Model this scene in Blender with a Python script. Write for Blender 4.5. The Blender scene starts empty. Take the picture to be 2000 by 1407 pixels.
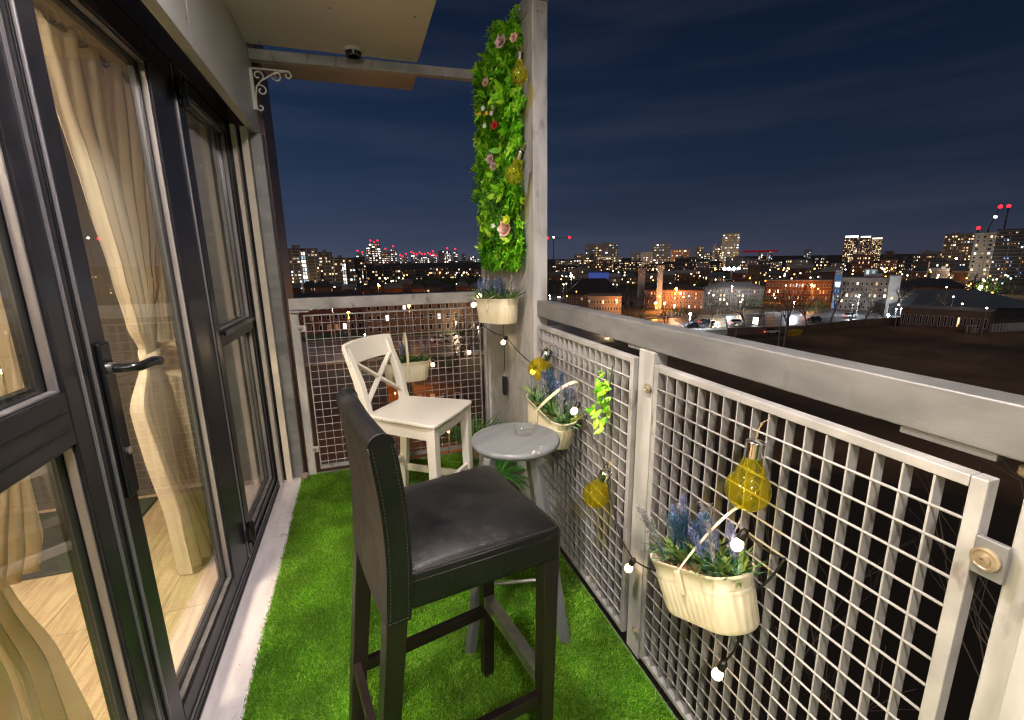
import bpy, bmesh, math, random
import numpy as np
from mathutils import Vector, Matrix, Euler

sc = bpy.context.scene
C = sc.collection
R = math.radians
rnd = random.Random(7)

# ------------------------------------------------------------ camera, sky, exposure
H = 1.34
YAW, PITCH, ROLL = R(18.2), R(12.5), R(0.95)
F, CX, CY = 889.0, 1000.0, 703.5
f_ = Vector((math.sin(YAW)*math.cos(PITCH), math.cos(YAW)*math.cos(PITCH), -math.sin(PITCH)))
r0 = Vector((math.cos(YAW), -math.sin(YAW), 0)); u0 = r0.cross(f_)
rr = math.cos(ROLL)*r0 - math.sin(ROLL)*u0
uu = math.sin(ROLL)*r0 + math.cos(ROLL)*u0
cam = bpy.data.cameras.new('camera'); co = bpy.data.objects.new('camera', cam); C.objects.link(co)
M4 = Matrix((rr, uu, -f_)).transposed().to_4x4(); M4.translation = (0, 0, H)
co.matrix_world = M4
cam.sensor_width = 36; cam.lens = F/2000*36; cam.clip_start = 0.02; cam.clip_end = 20000
sc.camera = co
sc.view_settings.view_transform = 'Standard'; sc.view_settings.look = 'None'
sc.view_settings.exposure = 0.0; sc.view_settings.gamma = 1.0; sc.view_settings.use_curve_mapping = False
sc.cycles.use_denoising = True; sc.cycles.pixel_filter_type = 'BLACKMAN_HARRIS'; sc.cycles.filter_width = 1.25
sc.cycles.max_bounces = 8; sc.cycles.transparent_max_bounces = 16; sc.cycles.diffuse_bounces = 3
sc.cycles.glossy_bounces = 4; sc.cycles.transmission_bounces = 6
sc.cycles.caustics_reflective = False; sc.cycles.caustics_refractive = False
sc.cycles.sample_clamp_indirect = 12.0

w = bpy.data.worlds.new('World'); sc.world = w; w.use_nodes = True
nt = w.node_tree; nt.nodes.clear()
N = nt.nodes.new; LK = nt.links.new
out = N('ShaderNodeOutputWorld'); bg = N('ShaderNodeBackground'); LK(bg.outputs[0], out.inputs[0])
tc = N('ShaderNodeTexCoord'); sp = N('ShaderNodeSeparateXYZ'); LK(tc.outputs['Generated'], sp.inputs[0])
ramp = N('ShaderNodeValToRGB'); LK(sp.outputs['Z'], ramp.inputs[0])
cr = ramp.color_ramp
cr.elements[0].position = 0.0; cr.elements[0].color = (0.050, 0.058, 0.098, 1)
cr.elements[1].position = 1.0; cr.elements[1].color = (0.0022, 0.0042, 0.011, 1)
for p, c in ((0.05, (0.032, 0.045, 0.082, 1)), (0.15, (0.016, 0.029, 0.063, 1)), (0.30, (0.0078, 0.0175, 0.044, 1)), (0.48, (0.0040, 0.0088, 0.023, 1)), (0.65, (0.0026, 0.0052, 0.0135, 1))):
    e = cr.elements.new(p); e.color = c
# the sky is a little bluer and brighter towards -X (left)
mx = N('ShaderNodeMath'); mx.operation = 'MULTIPLY_ADD'; LK(sp.outputs['X'], mx.inputs[0]); mx.inputs[1].default_value = -0.56; mx.inputs[2].default_value = 1.16
vm = N('ShaderNodeVectorMath'); vm.operation = 'SCALE'; LK(ramp.outputs[0], vm.inputs[0]); LK(mx.outputs[0], vm.inputs['Scale'])
mp = N('ShaderNodeMapping'); mp.inputs['Scale'].default_value = (1.1, 0.9, 9.0); mp.inputs['Rotation'].default_value = (R(8), R(-12), R(30)); LK(tc.outputs['Generated'], mp.inputs[0])
nz = N('ShaderNodeTexNoise'); nz.inputs['Scale'].default_value = 1.5; nz.inputs['Detail'].default_value = 6; nz.inputs['Roughness'].default_value = 0.55; LK(mp.outputs[0], nz.inputs[0])
r2 = N('ShaderNodeValToRGB'); LK(nz.outputs[0], r2.inputs[0]); r2.color_ramp.elements[0].position = 0.45; r2.color_ramp.elements[1].position = 0.75
r2.color_ramp.elements[0].color = (0, 0, 0, 1); r2.color_ramp.elements[1].color = (0.0125, 0.0125, 0.0145, 1)
va = N('ShaderNodeVectorMath'); va.operation = 'ADD'; LK(vm.outputs[0], va.inputs[0]); LK(r2.outputs[0], va.inputs[1])
LK(va.outputs[0], bg.inputs[0]); bg.inputs[1].default_value = 1.0

sun = bpy.data.lights.new('city_glow', 'SUN'); sun.energy = 0.42; sun.angle = R(70); sun.color = (1.0, 0.80, 0.68)
so_ = bpy.data.objects.new('city_glow', sun); C.objects.link(so_); so_.rotation_euler = (R(48), 0, R(-35))

# ------------------------------------------------------------ pixel -> place helpers (photo is 2000 px wide)
EYE = Vector((0, 0, H))
def ray(x, y): return rr*(x-CX) - uu*(y-CY) + f_*F
def onz(x, y, z): d = ray(x, y); return EYE + d*((z-H)/d.z)
def onx(x, y, X): d = ray(x, y); return EYE + d*(X/d.x)
def ony(x, y, Y): d = ray(x, y); return EYE + d*(Y/d.y)
GZ = -18.0
def G(x, y): return onz(x, y, GZ)
def hor(x): return 511.4 - 0.01657*(x-697.4)            # the horizon line
def atd(x, D):                                            # ground point at distance D under pixel column x
    d = ray(x, hor(x)); s = D/math.hypot(d.x, d.y); return Vector((d.x*s, d.y*s, GZ))
def zat(x, y, D): d = ray(x, y); return H + d.z*D/math.hypot(d.x, d.y)

# ------------------------------------------------------------ materials
MATS = {}
def nodes(name):
    m = bpy.data.materials.new(name); m.use_nodes = True
    t = m.node_tree; b = t.nodes['Principled BSDF']; MATS[name] = m
    return m, t, b
def ntex(t, kind, scale, detail=4, coord='Object', stretch=None):
    c = t.nodes.new('ShaderNodeTexCoord'); x = t.nodes.new(kind)
    src = c.outputs[coord]
    if stretch:
        mp = t.nodes.new('ShaderNodeMapping'); mp.inputs['Scale'].default_value = stretch; t.links.new(src, mp.inputs[0]); src = mp.outputs[0]
    t.links.new(src, x.inputs['Vector'])
    x.inputs['Scale'].default_value = scale
    if 'Detail' in x.inputs: x.inputs['Detail'].default_value = detail
    return x
def mat(name, c1, c2=None, rough=0.5, metal=0.0, scale=20, stretch=None, bump=0.0, bscale=None, spec=0.5, coord='Object', lo=0.35, hi=0.65, rvar=0.0, bdist=0.002, coat=0.0, dirt=None):
    m, t, b = nodes(name)
    b.inputs['Roughness'].default_value = rough; b.inputs['Metallic'].default_value = metal
    b.inputs['Specular IOR Level'].default_value = spec
    if coat: b.inputs['Coat Weight'].default_value = coat; b.inputs['Coat Roughness'].default_value = 0.25
    if c2 is None: b.inputs['Base Color'].default_value = (*c1, 1)
    else:
        x = ntex(t, 'ShaderNodeTexNoise', scale, 6, coord, stretch)
        r = t.nodes.new('ShaderNodeValToRGB'); r.color_ramp.elements[0].position = lo; r.color_ramp.elements[1].position = hi
        r.color_ramp.elements[0].color = (*c1, 1); r.color_ramp.elements[1].color = (*c2, 1)
        t.links.new(x.outputs[0], r.inputs[0]); t.links.new(r.outputs[0], b.inputs['Base Color'])
        if dirt:
            dn = ntex(t, 'ShaderNodeTexNoise', dirt[0], 9, coord, (1, 1, 0.45)); dr_ = t.nodes.new('ShaderNodeValToRGB'); dr_.color_ramp.elements[0].position = dirt[1]; dr_.color_ramp.elements[1].position = dirt[1]+0.09; dr_.color_ramp.elements[1].color = (dirt[2],)*3+(1,); dr_.color_ramp.elements[0].color = (0, 0, 0, 1)
            mm_ = t.nodes.new('ShaderNodeMix'); mm_.data_type = 'RGBA'; mm_.inputs[7].default_value = (*dirt[3], 1); t.links.new(dn.outputs[0], dr_.inputs[0]); t.links.new(dr_.outputs[0], mm_.inputs[0]); t.links.new(r.outputs[0], mm_.inputs[6]); t.links.new(mm_.outputs[2], b.inputs['Base Color'])
        if rvar:
            mm = t.nodes.new('ShaderNodeMath'); mm.operation = 'MULTIPLY_ADD'; t.links.new(x.outputs[0], mm.inputs[0]); mm.inputs[1].default_value = rvar; mm.inputs[2].default_value = rough-rvar/2
            t.links.new(mm.outputs[0], b.inputs['Roughness'])
    if bump:
        y = ntex(t, 'ShaderNodeTexNoise', bscale or scale*3, 8, coord, stretch)
        bp = t.nodes.new('ShaderNodeBump'); bp.inputs['Strength'].default_value = bump; bp.inputs['Distance'].default_value = bdist
        t.links.new(y.outputs[0], bp.inputs['Height']); t.links.new(bp.outputs[0], b.inputs['Normal'])
    return m
def emit(name, col, s, sample=False):
    m = bpy.data.materials.new(name); m.use_nodes = True; t = m.node_tree; t.nodes.clear()
    o = t.nodes.new('ShaderNodeOutputMaterial'); e = t.nodes.new('ShaderNodeEmission'); e.inputs[0].default_value = (*col, 1); e.inputs[1].default_value = s
    t.links.new(e.outputs[0], o.inputs[0]); m.cycles.emission_sampling = 'AUTO' if sample else 'NONE'; MATS[name] = m; return m
def leafmat(name, cols, rough=0.4, trans=0.25):
    m, t, b = nodes(name)
    g = t.nodes.new('ShaderNodeNewGeometry'); r = t.nodes.new('ShaderNodeValToRGB'); e = r.color_ramp.elements
    e[0].position = 0; e[0].color = (*cols[0], 1); e[1].position = 1; e[1].color = (*cols[-1], 1)
    for i, c in enumerate(cols[1:-1]): q = e.new((i+1)/(len(cols)-1)); q.color = (*c, 1)
    oi = t.nodes.new('ShaderNodeObjectInfo'); ad = t.nodes.new('ShaderNodeMath'); ad.operation = 'ADD'; fr = t.nodes.new('ShaderNodeMath'); fr.operation = 'FRACT'
    t.links.new(g.outputs['Random Per Island'], ad.inputs[0]); t.links.new(oi.outputs['Random'], ad.inputs[1]); t.links.new(ad.outputs[0], fr.inputs[0])
    t.links.new(fr.outputs[0], r.inputs[0]); t.links.new(r.outputs[0], b.inputs['Base Color'])
    b.inputs['Roughness'].default_value = rough
    tr = t.nodes.new('ShaderNodeBsdfTranslucent'); t.links.new(r.outputs[0], tr.inputs[0])
    mx = t.nodes.new('ShaderNodeMixShader'); mx.inputs[0].default_value = trans
    o = t.nodes['Material Output']; t.links.new(b.outputs[0], mx.inputs[1]); t.links.new(tr.outputs[0], mx.inputs[2]); t.links.new(mx.outputs[0], o.inputs[0])
    return m
def glassmat(name, tint=(0.95, 0.97, 0.96), glossy=1.0, dif=None, difw=0.0):
    m = bpy.data.materials.new(name); m.use_nodes = True; t = m.node_tree; t.nodes.clear()
    o = t.nodes.new('ShaderNodeOutputMaterial'); tr = t.nodes.new('ShaderNodeBsdfTransparent'); gl = t.nodes.new('ShaderNodeBsdfGlossy')
    tr.inputs[0].default_value = (*tint, 1); gl.inputs['Roughness'].default_value = 0.0; gl.inputs[0].default_value = (glossy,)*3+(1,)
    g = t.nodes.new('ShaderNodeNewGeometry'); io = t.nodes.new('ShaderNodeMapRange'); io.inputs['To Min'].default_value = 1.5; io.inputs['To Max'].default_value = 1/1.5
    t.links.new(g.outputs['Backfacing'], io.inputs[0]); fr = t.nodes.new('ShaderNodeFresnel'); t.links.new(io.outputs[0], fr.inputs[0])
    base = tr
    if dif:
        d = t.nodes.new('ShaderNodeBsdfTranslucent'); d.inputs[0].default_value = (*dif, 1); d2 = t.nodes.new('ShaderNodeBsdfDiffuse'); d2.inputs[0].default_value = (*dif, 1)
        ma = t.nodes.new('ShaderNodeMixShader'); t.links.new(d.outputs[0], ma.inputs[1]); t.links.new(d2.outputs[0], ma.inputs[2])
        mb = t.nodes.new('ShaderNodeMixShader'); mb.inputs[0].default_value = difw; t.links.new(tr.outputs[0], mb.inputs[1]); t.links.new(ma.outputs[0], mb.inputs[2]); base = mb
    mx = t.nodes.new('ShaderNodeMixShader'); t.links.new(fr.outputs[0], mx.inputs[0]); t.links.new(base.outputs[0], mx.inputs[1]); t.links.new(gl.outputs[0], mx.inputs[2]); t.links.new(mx.outputs[0], o.inputs[0])
    MATS[name] = m; return m

mat('galv', (0.30, 0.285, 0.272), (0.52, 0.50, 0.485), rough=0.5, metal=0.15, dirt=(22, 0.60, 0.7, (0.16, 0.125, 0.10)), scale=9, bump=0.12, bscale=60, rvar=0.2, lo=0.3, hi=0.7)
mat('galv_dark', (0.165, 0.163, 0.163), (0.235, 0.23, 0.228), rough=0.45, metal=0.25, dirt=(14, 0.62, 0.45, (0.10, 0.09, 0.08)), scale=7, bump=0.1, bscale=80, rvar=0.2, stretch=(1, 1, 3))
mat('post_grey', (0.38, 0.368, 0.355), (0.56, 0.545, 0.53), rough=0.5, metal=0.1, dirt=(16, 0.60, 0.6, (0.17, 0.14, 0.115)), scale=6, bump=0.1, bscale=50, rvar=0.15, stretch=(3, 3, 0.7))
mat('wash', (0.55, 0.46, 0.33), (0.35, 0.27, 0.18), rough=0.35, metal=0.5, scale=40)
mat('anthracite', (0.011, 0.0105, 0.0125), (0.018, 0.017, 0.020), rough=0.26, spec=0.2, scale=14, bump=0.02, bscale=300, rvar=0.05)
mat('gasket', (0.006, 0.006, 0.006), rough=0.6)
mat('alu', (0.20, 0.19, 0.20), (0.30, 0.28, 0.29), rough=0.35, metal=0.6, scale=30, stretch=(1, 1, 0.05))
mat('black_gloss', (0.008, 0.008, 0.009), rough=0.18)
mat('cream_jamb', (0.62, 0.55, 0.46), (0.50, 0.43, 0.35), rough=0.5, scale=12, lo=0.3, hi=0.8)
mat('cladding', (0.50, 0.495, 0.48), (0.56, 0.55, 0.53), rough=0.38, metal=0.2, scale=3, bump=0.05, bscale=8, rvar=0.15, bdist=0.01)
mat('brown_clad', (0.030, 0.009, 0.008), (0.045, 0.012, 0.010), rough=0.45, scale=5)
mat('soffit', (0.84, 0.71, 0.70), (0.74, 0.62, 0.61), rough=0.55, scale=2.2, bump=0.03, bscale=6, lo=0.3, hi=0.75)
mat('soffit_warm', (0.48, 0.38, 0.34), (0.40, 0.32, 0.28), rough=0.55, scale=3)
mat('white_edge', (0.50, 0.455, 0.475), (0.62, 0.57, 0.59), rough=0.6, dirt=(18, 0.62, 0.5, (0.25, 0.21, 0.2)), scale=5, bump=0.1, bscale=40, stretch=(4, 1, 1))
mat('concrete', (0.16, 0.155, 0.15), (0.22, 0.21, 0.2), rough=0.85, scale=14, bump=0.3, bscale=60)
mat('board', (0.37, 0.355, 0.34), (0.49, 0.47, 0.45), rough=0.75, scale=22, bump=0.8, bscale=70, stretch=(1, 1, 0.5), bdist=0.004)
mat('cream_tin', (0.80, 0.72, 0.52), (0.72, 0.63, 0.43), rough=0.38, scale=12, coat=0.2)
mat('bark', (0.20, 0.095, 0.05), (0.38, 0.22, 0.13), rough=0.9, scale=60)
mat('cable', (0.012, 0.010, 0.009), rough=0.5)
mat('socket', (0.014, 0.012, 0.011), rough=0.35)
mat('white_paint', (0.84, 0.79, 0.70), (0.78, 0.72, 0.62), rough=0.30, scale=4, bump=0.03, bscale=30, lo=0.25, hi=0.8, coat=0.15)
mat('grey_stool', (0.15, 0.157, 0.165), (0.20, 0.208, 0.215), rough=0.3, scale=5, bump=0.04, bscale=60, stretch=(1, 6, 1), rvar=0.12)
mat('chip', (0.45, 0.30, 0.2), rough=0.8)
mat('black_wood', (0.010, 0.0065, 0.0065), (0.020, 0.013, 0.012), rough=0.3, spec=0.35, scale=8, stretch=(1, 1, 0.15), bump=0.05, bscale=60)
mat('stitch', (0.10, 0.085, 0.075), rough=0.7)
mat('steel', (0.55, 0.53, 0.50), (0.42, 0.40, 0.38), rough=0.28, metal=0.9, scale=20)
mat('chrome', (0.75, 0.72, 0.68), rough=0.16, metal=1.0)
mat('twine', (0.42, 0.30, 0.15), rough=0.9)
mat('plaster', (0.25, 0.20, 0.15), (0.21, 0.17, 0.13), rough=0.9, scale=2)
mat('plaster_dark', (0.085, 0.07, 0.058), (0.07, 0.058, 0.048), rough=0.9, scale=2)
mat('room_white', (0.72, 0.67, 0.58), rough=0.8)
mat('sofa', (0.035, 0.033, 0.036), (0.055, 0.05, 0.052), rough=0.95, scale=60, bump=0.5, bscale=150)
mat('oak', (0.50, 0.30, 0.13), (0.62, 0.40, 0.2), rough=0.45, scale=6, stretch=(1, 12, 12))
mat('bracket_white', (0.82, 0.79, 0.72), rough=0.4)
mat('label_white', (0.8, 0.78, 0.7), rough=0.6)
mat('vent_white', (0.62, 0.6, 0.55), rough=0.5)
mat('stem', (0.04, 0.10, 0.03), rough=0.6)
mat('lav_stem', (0.03, 0.13, 0.12), rough=0.6)
mat('bark_tree', (0.10, 0.078, 0.06), (0.18, 0.14, 0.10), rough=0.95, scale=3)
mat('petal_pink', (0.85, 0.48, 0.42), (0.88, 0.66, 0.58), rough=0.6, scale=40)
mat('petal_mauve', (0.62, 0.38, 0.42), (0.80, 0.62, 0.62), rough=0.6, scale=60)
mat('petal_red', (0.62, 0.02, 0.05), (0.75, 0.05, 0.08), rough=0.5, scale=40)
mat('petal_white', (0.82, 0.82, 0.80), rough=0.6)
mat('petal_yellow', (0.80, 0.50, 0.03), rough=0.6)
mat('petal_lime', (0.55, 0.62, 0.03), rough=0.5)
# leather: fine pebble grain with large soft wear
m, t, b = nodes('leather')
n1 = ntex(t, 'ShaderNodeTexVoronoi', 420); n2 = ntex(t, 'ShaderNodeTexNoise', 9, 6)
r = t.nodes.new('ShaderNodeValToRGB'); r.color_ramp.elements[0].color = (0.0040, 0.0039, 0.0043, 1); r.color_ramp.elements[1].color = (0.013, 0.012, 0.012, 1); r.color_ramp.elements[0].position = 0.35; r.color_ramp.elements[1].position = 0.72
t.links.new(n2.outputs[0], r.inputs[0])
sv = ntex(t, 'ShaderNodeTexNoise', 75, 10, 'Object', (1, 1.8, 1)); sr = t.nodes.new('ShaderNodeValToRGB'); sr.color_ramp.elements[0].position = 0.66; sr.color_ramp.elements[1].position = 0.74; sr.color_ramp.elements[1].color = (0.055, 0.05, 0.048, 1); sr.color_ramp.elements[0].color = (0, 0, 0, 1)
t.links.new(sv.outputs[0], sr.inputs[0]); sa = t.nodes.new('ShaderNodeVectorMath'); sa.operation = 'ADD'; t.links.new(r.outputs[0], sa.inputs[0]); t.links.new(sr.outputs[0], sa.inputs[1]); t.links.new(sa.outputs[0], b.inputs['Base Color'])
rm = t.nodes.new('ShaderNodeMapRange'); rm.inputs['From Min'].default_value = 0.3; rm.inputs['From Max'].default_value = 0.7; rm.inputs['To Min'].default_value = 0.30; rm.inputs['To Max'].default_value = 0.46; b.inputs['Specular IOR Level'].default_value = 0.38
t.links.new(n2.outputs[0], rm.inputs[0]); t.links.new(rm.outputs[0], b.inputs['Roughness'])
b1 = t.nodes.new('ShaderNodeBump'); b1.inputs['Strength'].default_value = 0.35; b1.inputs['Distance'].default_value = 0.0008; t.links.new(n1.outputs['Distance'], b1.inputs['Height'])
n3 = ntex(t, 'ShaderNodeTexNoise', 14, 3); b2 = t.nodes.new('ShaderNodeBump'); b2.inputs['Strength'].default_value = 0.5; b2.inputs['Distance'].default_value = 0.008; t.links.new(n3.outputs[0], b2.inputs['Height']); t.links.new(b1.outputs[0], b2.inputs['Normal']); t.links.new(b2.outputs[0], b.inputs['Normal'])
# laminate plank
m, t, b = nodes('plank')
x = ntex(t, 'ShaderNodeTexNoise', 5, 8, 'Object', (14, 1.2, 1)); oi = t.nodes.new('ShaderNodeObjectInfo')
r = t.nodes.new('ShaderNodeValToRGB'); r.color_ramp.elements[0].position = 0.3; r.color_ramp.elements[1].position = 0.7
r.color_ramp.elements[0].color = (0.34, 0.235, 0.145, 1); r.color_ramp.elements[1].color = (0.60, 0.46, 0.31, 1)
ad = t.nodes.new('ShaderNodeMath'); ad.operation = 'MULTIPLY_ADD'; t.links.new(oi.outputs['Random'], ad.inputs[0]); ad.inputs[1].default_value = 0.16; sb = t.nodes.new('ShaderNodeMath'); sb.operation = 'SUBTRACT'; sb.inputs[1].default_value = 0.08
t.links.new(x.outputs[0], sb.inputs[0]); t.links.new(sb.outputs[0], ad.inputs[2]); t.links.new(ad.outputs[0], r.inputs[0]); t.links.new(r.outputs[0], b.inputs['Base Color']); b.inputs['Roughness'].default_value = 0.38
# sheer curtain
m = bpy.data.materials.new('sheer'); m.use_nodes = True; t = m.node_tree; t.nodes.clear(); MATS['sheer'] = m
o = t.nodes.new('ShaderNodeOutputMaterial'); d = t.nodes.new('ShaderNodeBsdfDiffuse'); d.inputs[0].default_value = (0.90, 0.82, 0.68, 1); tl = t.nodes.new('ShaderNodeBsdfTranslucent'); tl.inputs[0].default_value = (0.90, 0.81, 0.66, 1)
tp = t.nodes.new('ShaderNodeBsdfTransparent'); m1 = t.nodes.new('ShaderNodeMixShader'); m1.inputs[0].default_value = 0.5; t.links.new(d.outputs[0], m1.inputs[1]); t.links.new(tl.outputs[0], m1.inputs[2])
m2 = t.nodes.new('ShaderNodeMixShader'); m2.inputs[0].default_value = 0.82; t.links.new(tp.outputs[0], m2.inputs[1]); t.links.new(m1.outputs[0], m2.inputs[2]); t.links.new(m2.outputs[0], o.inputs[0])
m = MATS['sheer'].copy(); m.name = 'sheer_thin'; MATS['sheer_thin'] = m
[n for n in m.node_tree.nodes if n.type == 'MIX_SHADER'][1].inputs[0].default_value = 0.42
# woven pot: tan weave with a black diamond and stripe pattern
m, t, b = nodes('woven')
c = t.nodes.new('ShaderNodeTexCoord'); s = t.nodes.new('ShaderNodeSeparateXYZ'); t.links.new(c.outputs['Object'], s.inputs[0])
def mth(op, a, b_=None, c_=None):
    q = t.nodes.new('ShaderNodeMath'); q.operation = op
    for i, v in enumerate((a, b_, c_)):
        if v is None: continue
        if isinstance(v, (int, float)): q.inputs[i].default_value = v
        else: t.links.new(v, q.inputs[i])
    return q.outputs[0]
ang = mth('ARCTAN2', s.outputs[1], s.outputs[0]); u = mth('MULTIPLY', ang, 3.2); v = mth('MULTIPLY', s.outputs[2], 22.0)
du = mth('ABSOLUTE', mth('SUBTRACT', mth('FRACT', u), 0.5)); dv = mth('ABSOLUTE', mth('SUBTRACT', mth('FRACT', v), 0.5))
dm = mth('FRACT', mth('MULTIPLY', mth('ADD', du, dv), 3.0)); k1 = mth('LESS_THAN', dm, 0.42)
st = mth('GREATER_THAN', dv, 0.42); st2 = mth('GREATER_THAN', mth('SINE', mth('MULTIPLY', ang, 40)), 0.0)
kk = mth('MAXIMUM', mth('MULTIPLY', k1, mth('LESS_THAN', dv, 0.36)), mth('MULTIPLY', st, st2))
mc = t.nodes.new('ShaderNodeMix'); mc.data_type = 'RGBA'; mc.inputs[6].default_value = (0.55, 0.40, 0.20, 1); mc.inputs[7].default_value = (0.03, 0.02, 0.015, 1); t.links.new(kk, mc.inputs[0]); t.links.new(mc.outputs[2], b.inputs['Base Color']); b.inputs['Roughness'].default_value = 0.8

leafmat('turf', [(0.09, 0.26, 0.010), (0.22, 0.52, 0.020), (0.42, 0.74, 0.06), (0.64, 0.90, 0.20)], 0.5, 0.42)
mat('turf_base', (0.06, 0.20, 0.008), (0.10, 0.28, 0.012), rough=0.9, scale=60)
leafmat('leaf_bright', [(0.10, 0.44, 0.008), (0.20, 0.62, 0.012), (0.38, 0.78, 0.03), (0.62, 0.88, 0.08)], 0.32, 0.3)
leafmat('leaf_box', [(0.04, 0.26, 0.01), (0.14, 0.56, 0.015), (0.30, 0.75, 0.03), (0.52, 0.85, 0.07)], 0.35, 0.3)
leafmat('leaf_palm', [(0.02, 0.11, 0.015), (0.05, 0.22, 0.02), (0.10, 0.32, 0.04)], 0.4, 0.2)
leafmat('leaf_lav', [(0.03, 0.13, 0.04), (0.09, 0.24, 0.05), (0.34, 0.42, 0.08), (0.05, 0.20, 0.12)], 0.45, 0.2)
leafmat('lav_blue', [(0.22, 0.26, 0.62), (0.34, 0.36, 0.75), (0.50, 0.46, 0.75), (0.12, 0.34, 0.42)], 0.7, 0.3)
leafmat('lav_teal', [(0.02, 0.13, 0.16), (0.04, 0.20, 0.22), (0.12, 0.20, 0.38), (0.20, 0.22, 0.5)], 0.7, 0.3)
leafmat('lav_pale', [(0.50, 0.45, 0.50), (0.62, 0.55, 0.55), (0.40, 0.42, 0.36), (0.45, 0.38, 0.6)], 0.7, 0.3)
glassmat('pane', (0.93, 0.95, 0.93))
glassmat('lime_glass', (0.95, 0.86, 0.20), dif=(0.95, 0.82, 0.03), difw=0.13)
glassmat('ash_glass', (0.93, 0.94, 0.93), dif=(0.8, 0.8, 0.8), difw=0.10)
m = emit('festoon', (1.0, 0.72, 0.42), 9.0, True); t = m.node_tree; lw = t.nodes.new('ShaderNodeLayerWeight'); lw.inputs[0].default_value = 0.5; mr_ = t.nodes.new('ShaderNodeMapRange'); mr_.inputs['From Min'].default_value = 0.25; mr_.inputs['From Max'].default_value = 0.95; mr_.inputs['To Min'].default_value = 14.0; mr_.inputs['To Max'].default_value = 1.1
t.links.new(lw.outputs['Facing'], mr_.inputs[0]); t.links.new(mr_.outputs[0], [n for n in t.nodes if n.type == 'EMISSION'][0].inputs[1])
emit('globe', (1.0, 0.92, 0.85), 60.0, True)
emit('disc', (1.0, 0.905, 0.865), 770.0, True)
emit('room_lamp', (1.0, 0.80, 0.58), 300.0, True)
emit('table_lamp', (1.0, 0.82, 0.6), 9.0, False)
emit('led', (1.0, 0.85, 0.35), 0.45)

# city
mat('ground', (0.03, 0.025, 0.018), (0.09, 0.07, 0.045), rough=0.95, scale=0.02, lo=0.35, hi=0.7)
mat('field', (0.07, 0.045, 0.026), (0.26, 0.165, 0.085), rough=0.98, scale=0.07, lo=0.35, hi=0.7)
mat('asphalt', (0.07, 0.071, 0.076), (0.10, 0.10, 0.105), rough=0.4, scale=0.15)
mat('pavement', (0.22, 0.21, 0.20), (0.28, 0.27, 0.25), rough=0.8, scale=0.5)
mat('line_white', (0.7, 0.7, 0.68), rough=0.6)
mat('verge', (0.02, 0.045, 0.012), (0.035, 0.07, 0.02), rough=0.95, scale=0.3)
mat('brick', (0.15, 0.055, 0.035), (0.22, 0.09, 0.055), rough=0.9, scale=0.6)
mat('brick_brown', (0.13, 0.085, 0.06), (0.19, 0.13, 0.095), rough=0.9, scale=0.6)
mat('brick_pale', (0.36, 0.28, 0.22), (0.27, 0.21, 0.16), rough=0.9, scale=0.5)
mat('render_white', (0.50, 0.47, 0.43), (0.42, 0.40, 0.37), rough=0.85, scale=0.3)
mat('conc_far', (0.26, 0.25, 0.25), (0.34, 0.33, 0.32), rough=0.9, scale=0.1)
mat('dark_clad', (0.030, 0.028, 0.030), (0.045, 0.042, 0.043), rough=0.6, scale=0.2)
mat('slate', (0.035, 0.042, 0.055), (0.055, 0.062, 0.075), rough=0.7, scale=0.5)
mat('metal_roof', (0.10, 0.13, 0.15), (0.14, 0.17, 0.19), rough=0.6, scale=0.1)
mat('win_dark', (0.02, 0.022, 0.028), rough=0.12)
mat('win_frame', (0.62, 0.60, 0.56), rough=0.5)
mat('car_white', (0.7, 0.7, 0.68), rough=0.3); mat('car_dark', (0.03, 0.03, 0.035), rough=0.25); mat('tyre', (0.01, 0.01, 0.01), rough=0.8)
mat('yellow', (0.65, 0.42, 0.03), rough=0.5); mat('orange_pl', (0.75, 0.25, 0.03), rough=0.5)
leafmat('bush', [(0.02, 0.06, 0.012), (0.035, 0.10, 0.02), (0.06, 0.14, 0.03)], 0.7, 0.2)
# far tall blocks get a weak spill of light on the wall from lamps added below
emit('lamp_sodium', (1.0, 0.36, 0.05), 160.0); emit('lamp_white', (0.80, 0.90, 1.0), 200.0); emit('lamp_warm', (1.0, 0.75, 0.45), 120.0)
emit('beacon', (1.0, 0.012, 0.02), 5.0); emit('beacon_soft', (1.0, 0.06, 0.10), 7.0); emit('beacon_white', (0.95, 0.97, 1.0), 25.0)
emit('head', (1.0, 0.92, 0.8), 25.0); emit('tail', (1.0, 0.04, 0.02), 10.0); emit('blue_sign', (0.15, 0.25, 1.0), 0.28); emit('crown_white', (0.85, 0.95, 1.0), 3.0); emit('crown_warm', (1.0, 0.82, 0.6), 2.4); emit('red_band', (0.9, 0.02, 0.06), 0.16)

def winemit(name, col, s):
    m = emit(name, col, s); t = m.node_tree; e = [n for n in t.nodes if n.type == 'EMISSION'][0]
    g = t.nodes.new('ShaderNodeNewGeometry'); oi = t.nodes.new('ShaderNodeObjectInfo'); ad = t.nodes.new('ShaderNodeMath'); ad.operation = 'ADD'; fr = t.nodes.new('ShaderNodeMath'); fr.operation = 'FRACT'; pw_ = t.nodes.new('ShaderNodeMath'); pw_.operation = 'POWER'; pw_.inputs[1].default_value = 2.2; mr = t.nodes.new('ShaderNodeMapRange'); mr.inputs['To Min'].default_value = s*0.12; mr.inputs['To Max'].default_value = s
    t.links.new(g.outputs['Random Per Island'], ad.inputs[0]); t.links.new(oi.outputs['Random'], ad.inputs[1]); t.links.new(ad.outputs[0], fr.inputs[0]); t.links.new(fr.outputs[0], pw_.inputs[0]); t.links.new(pw_.outputs[0], mr.inputs[0]); t.links.new(mr.outputs[0], e.inputs[1]); return m
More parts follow.
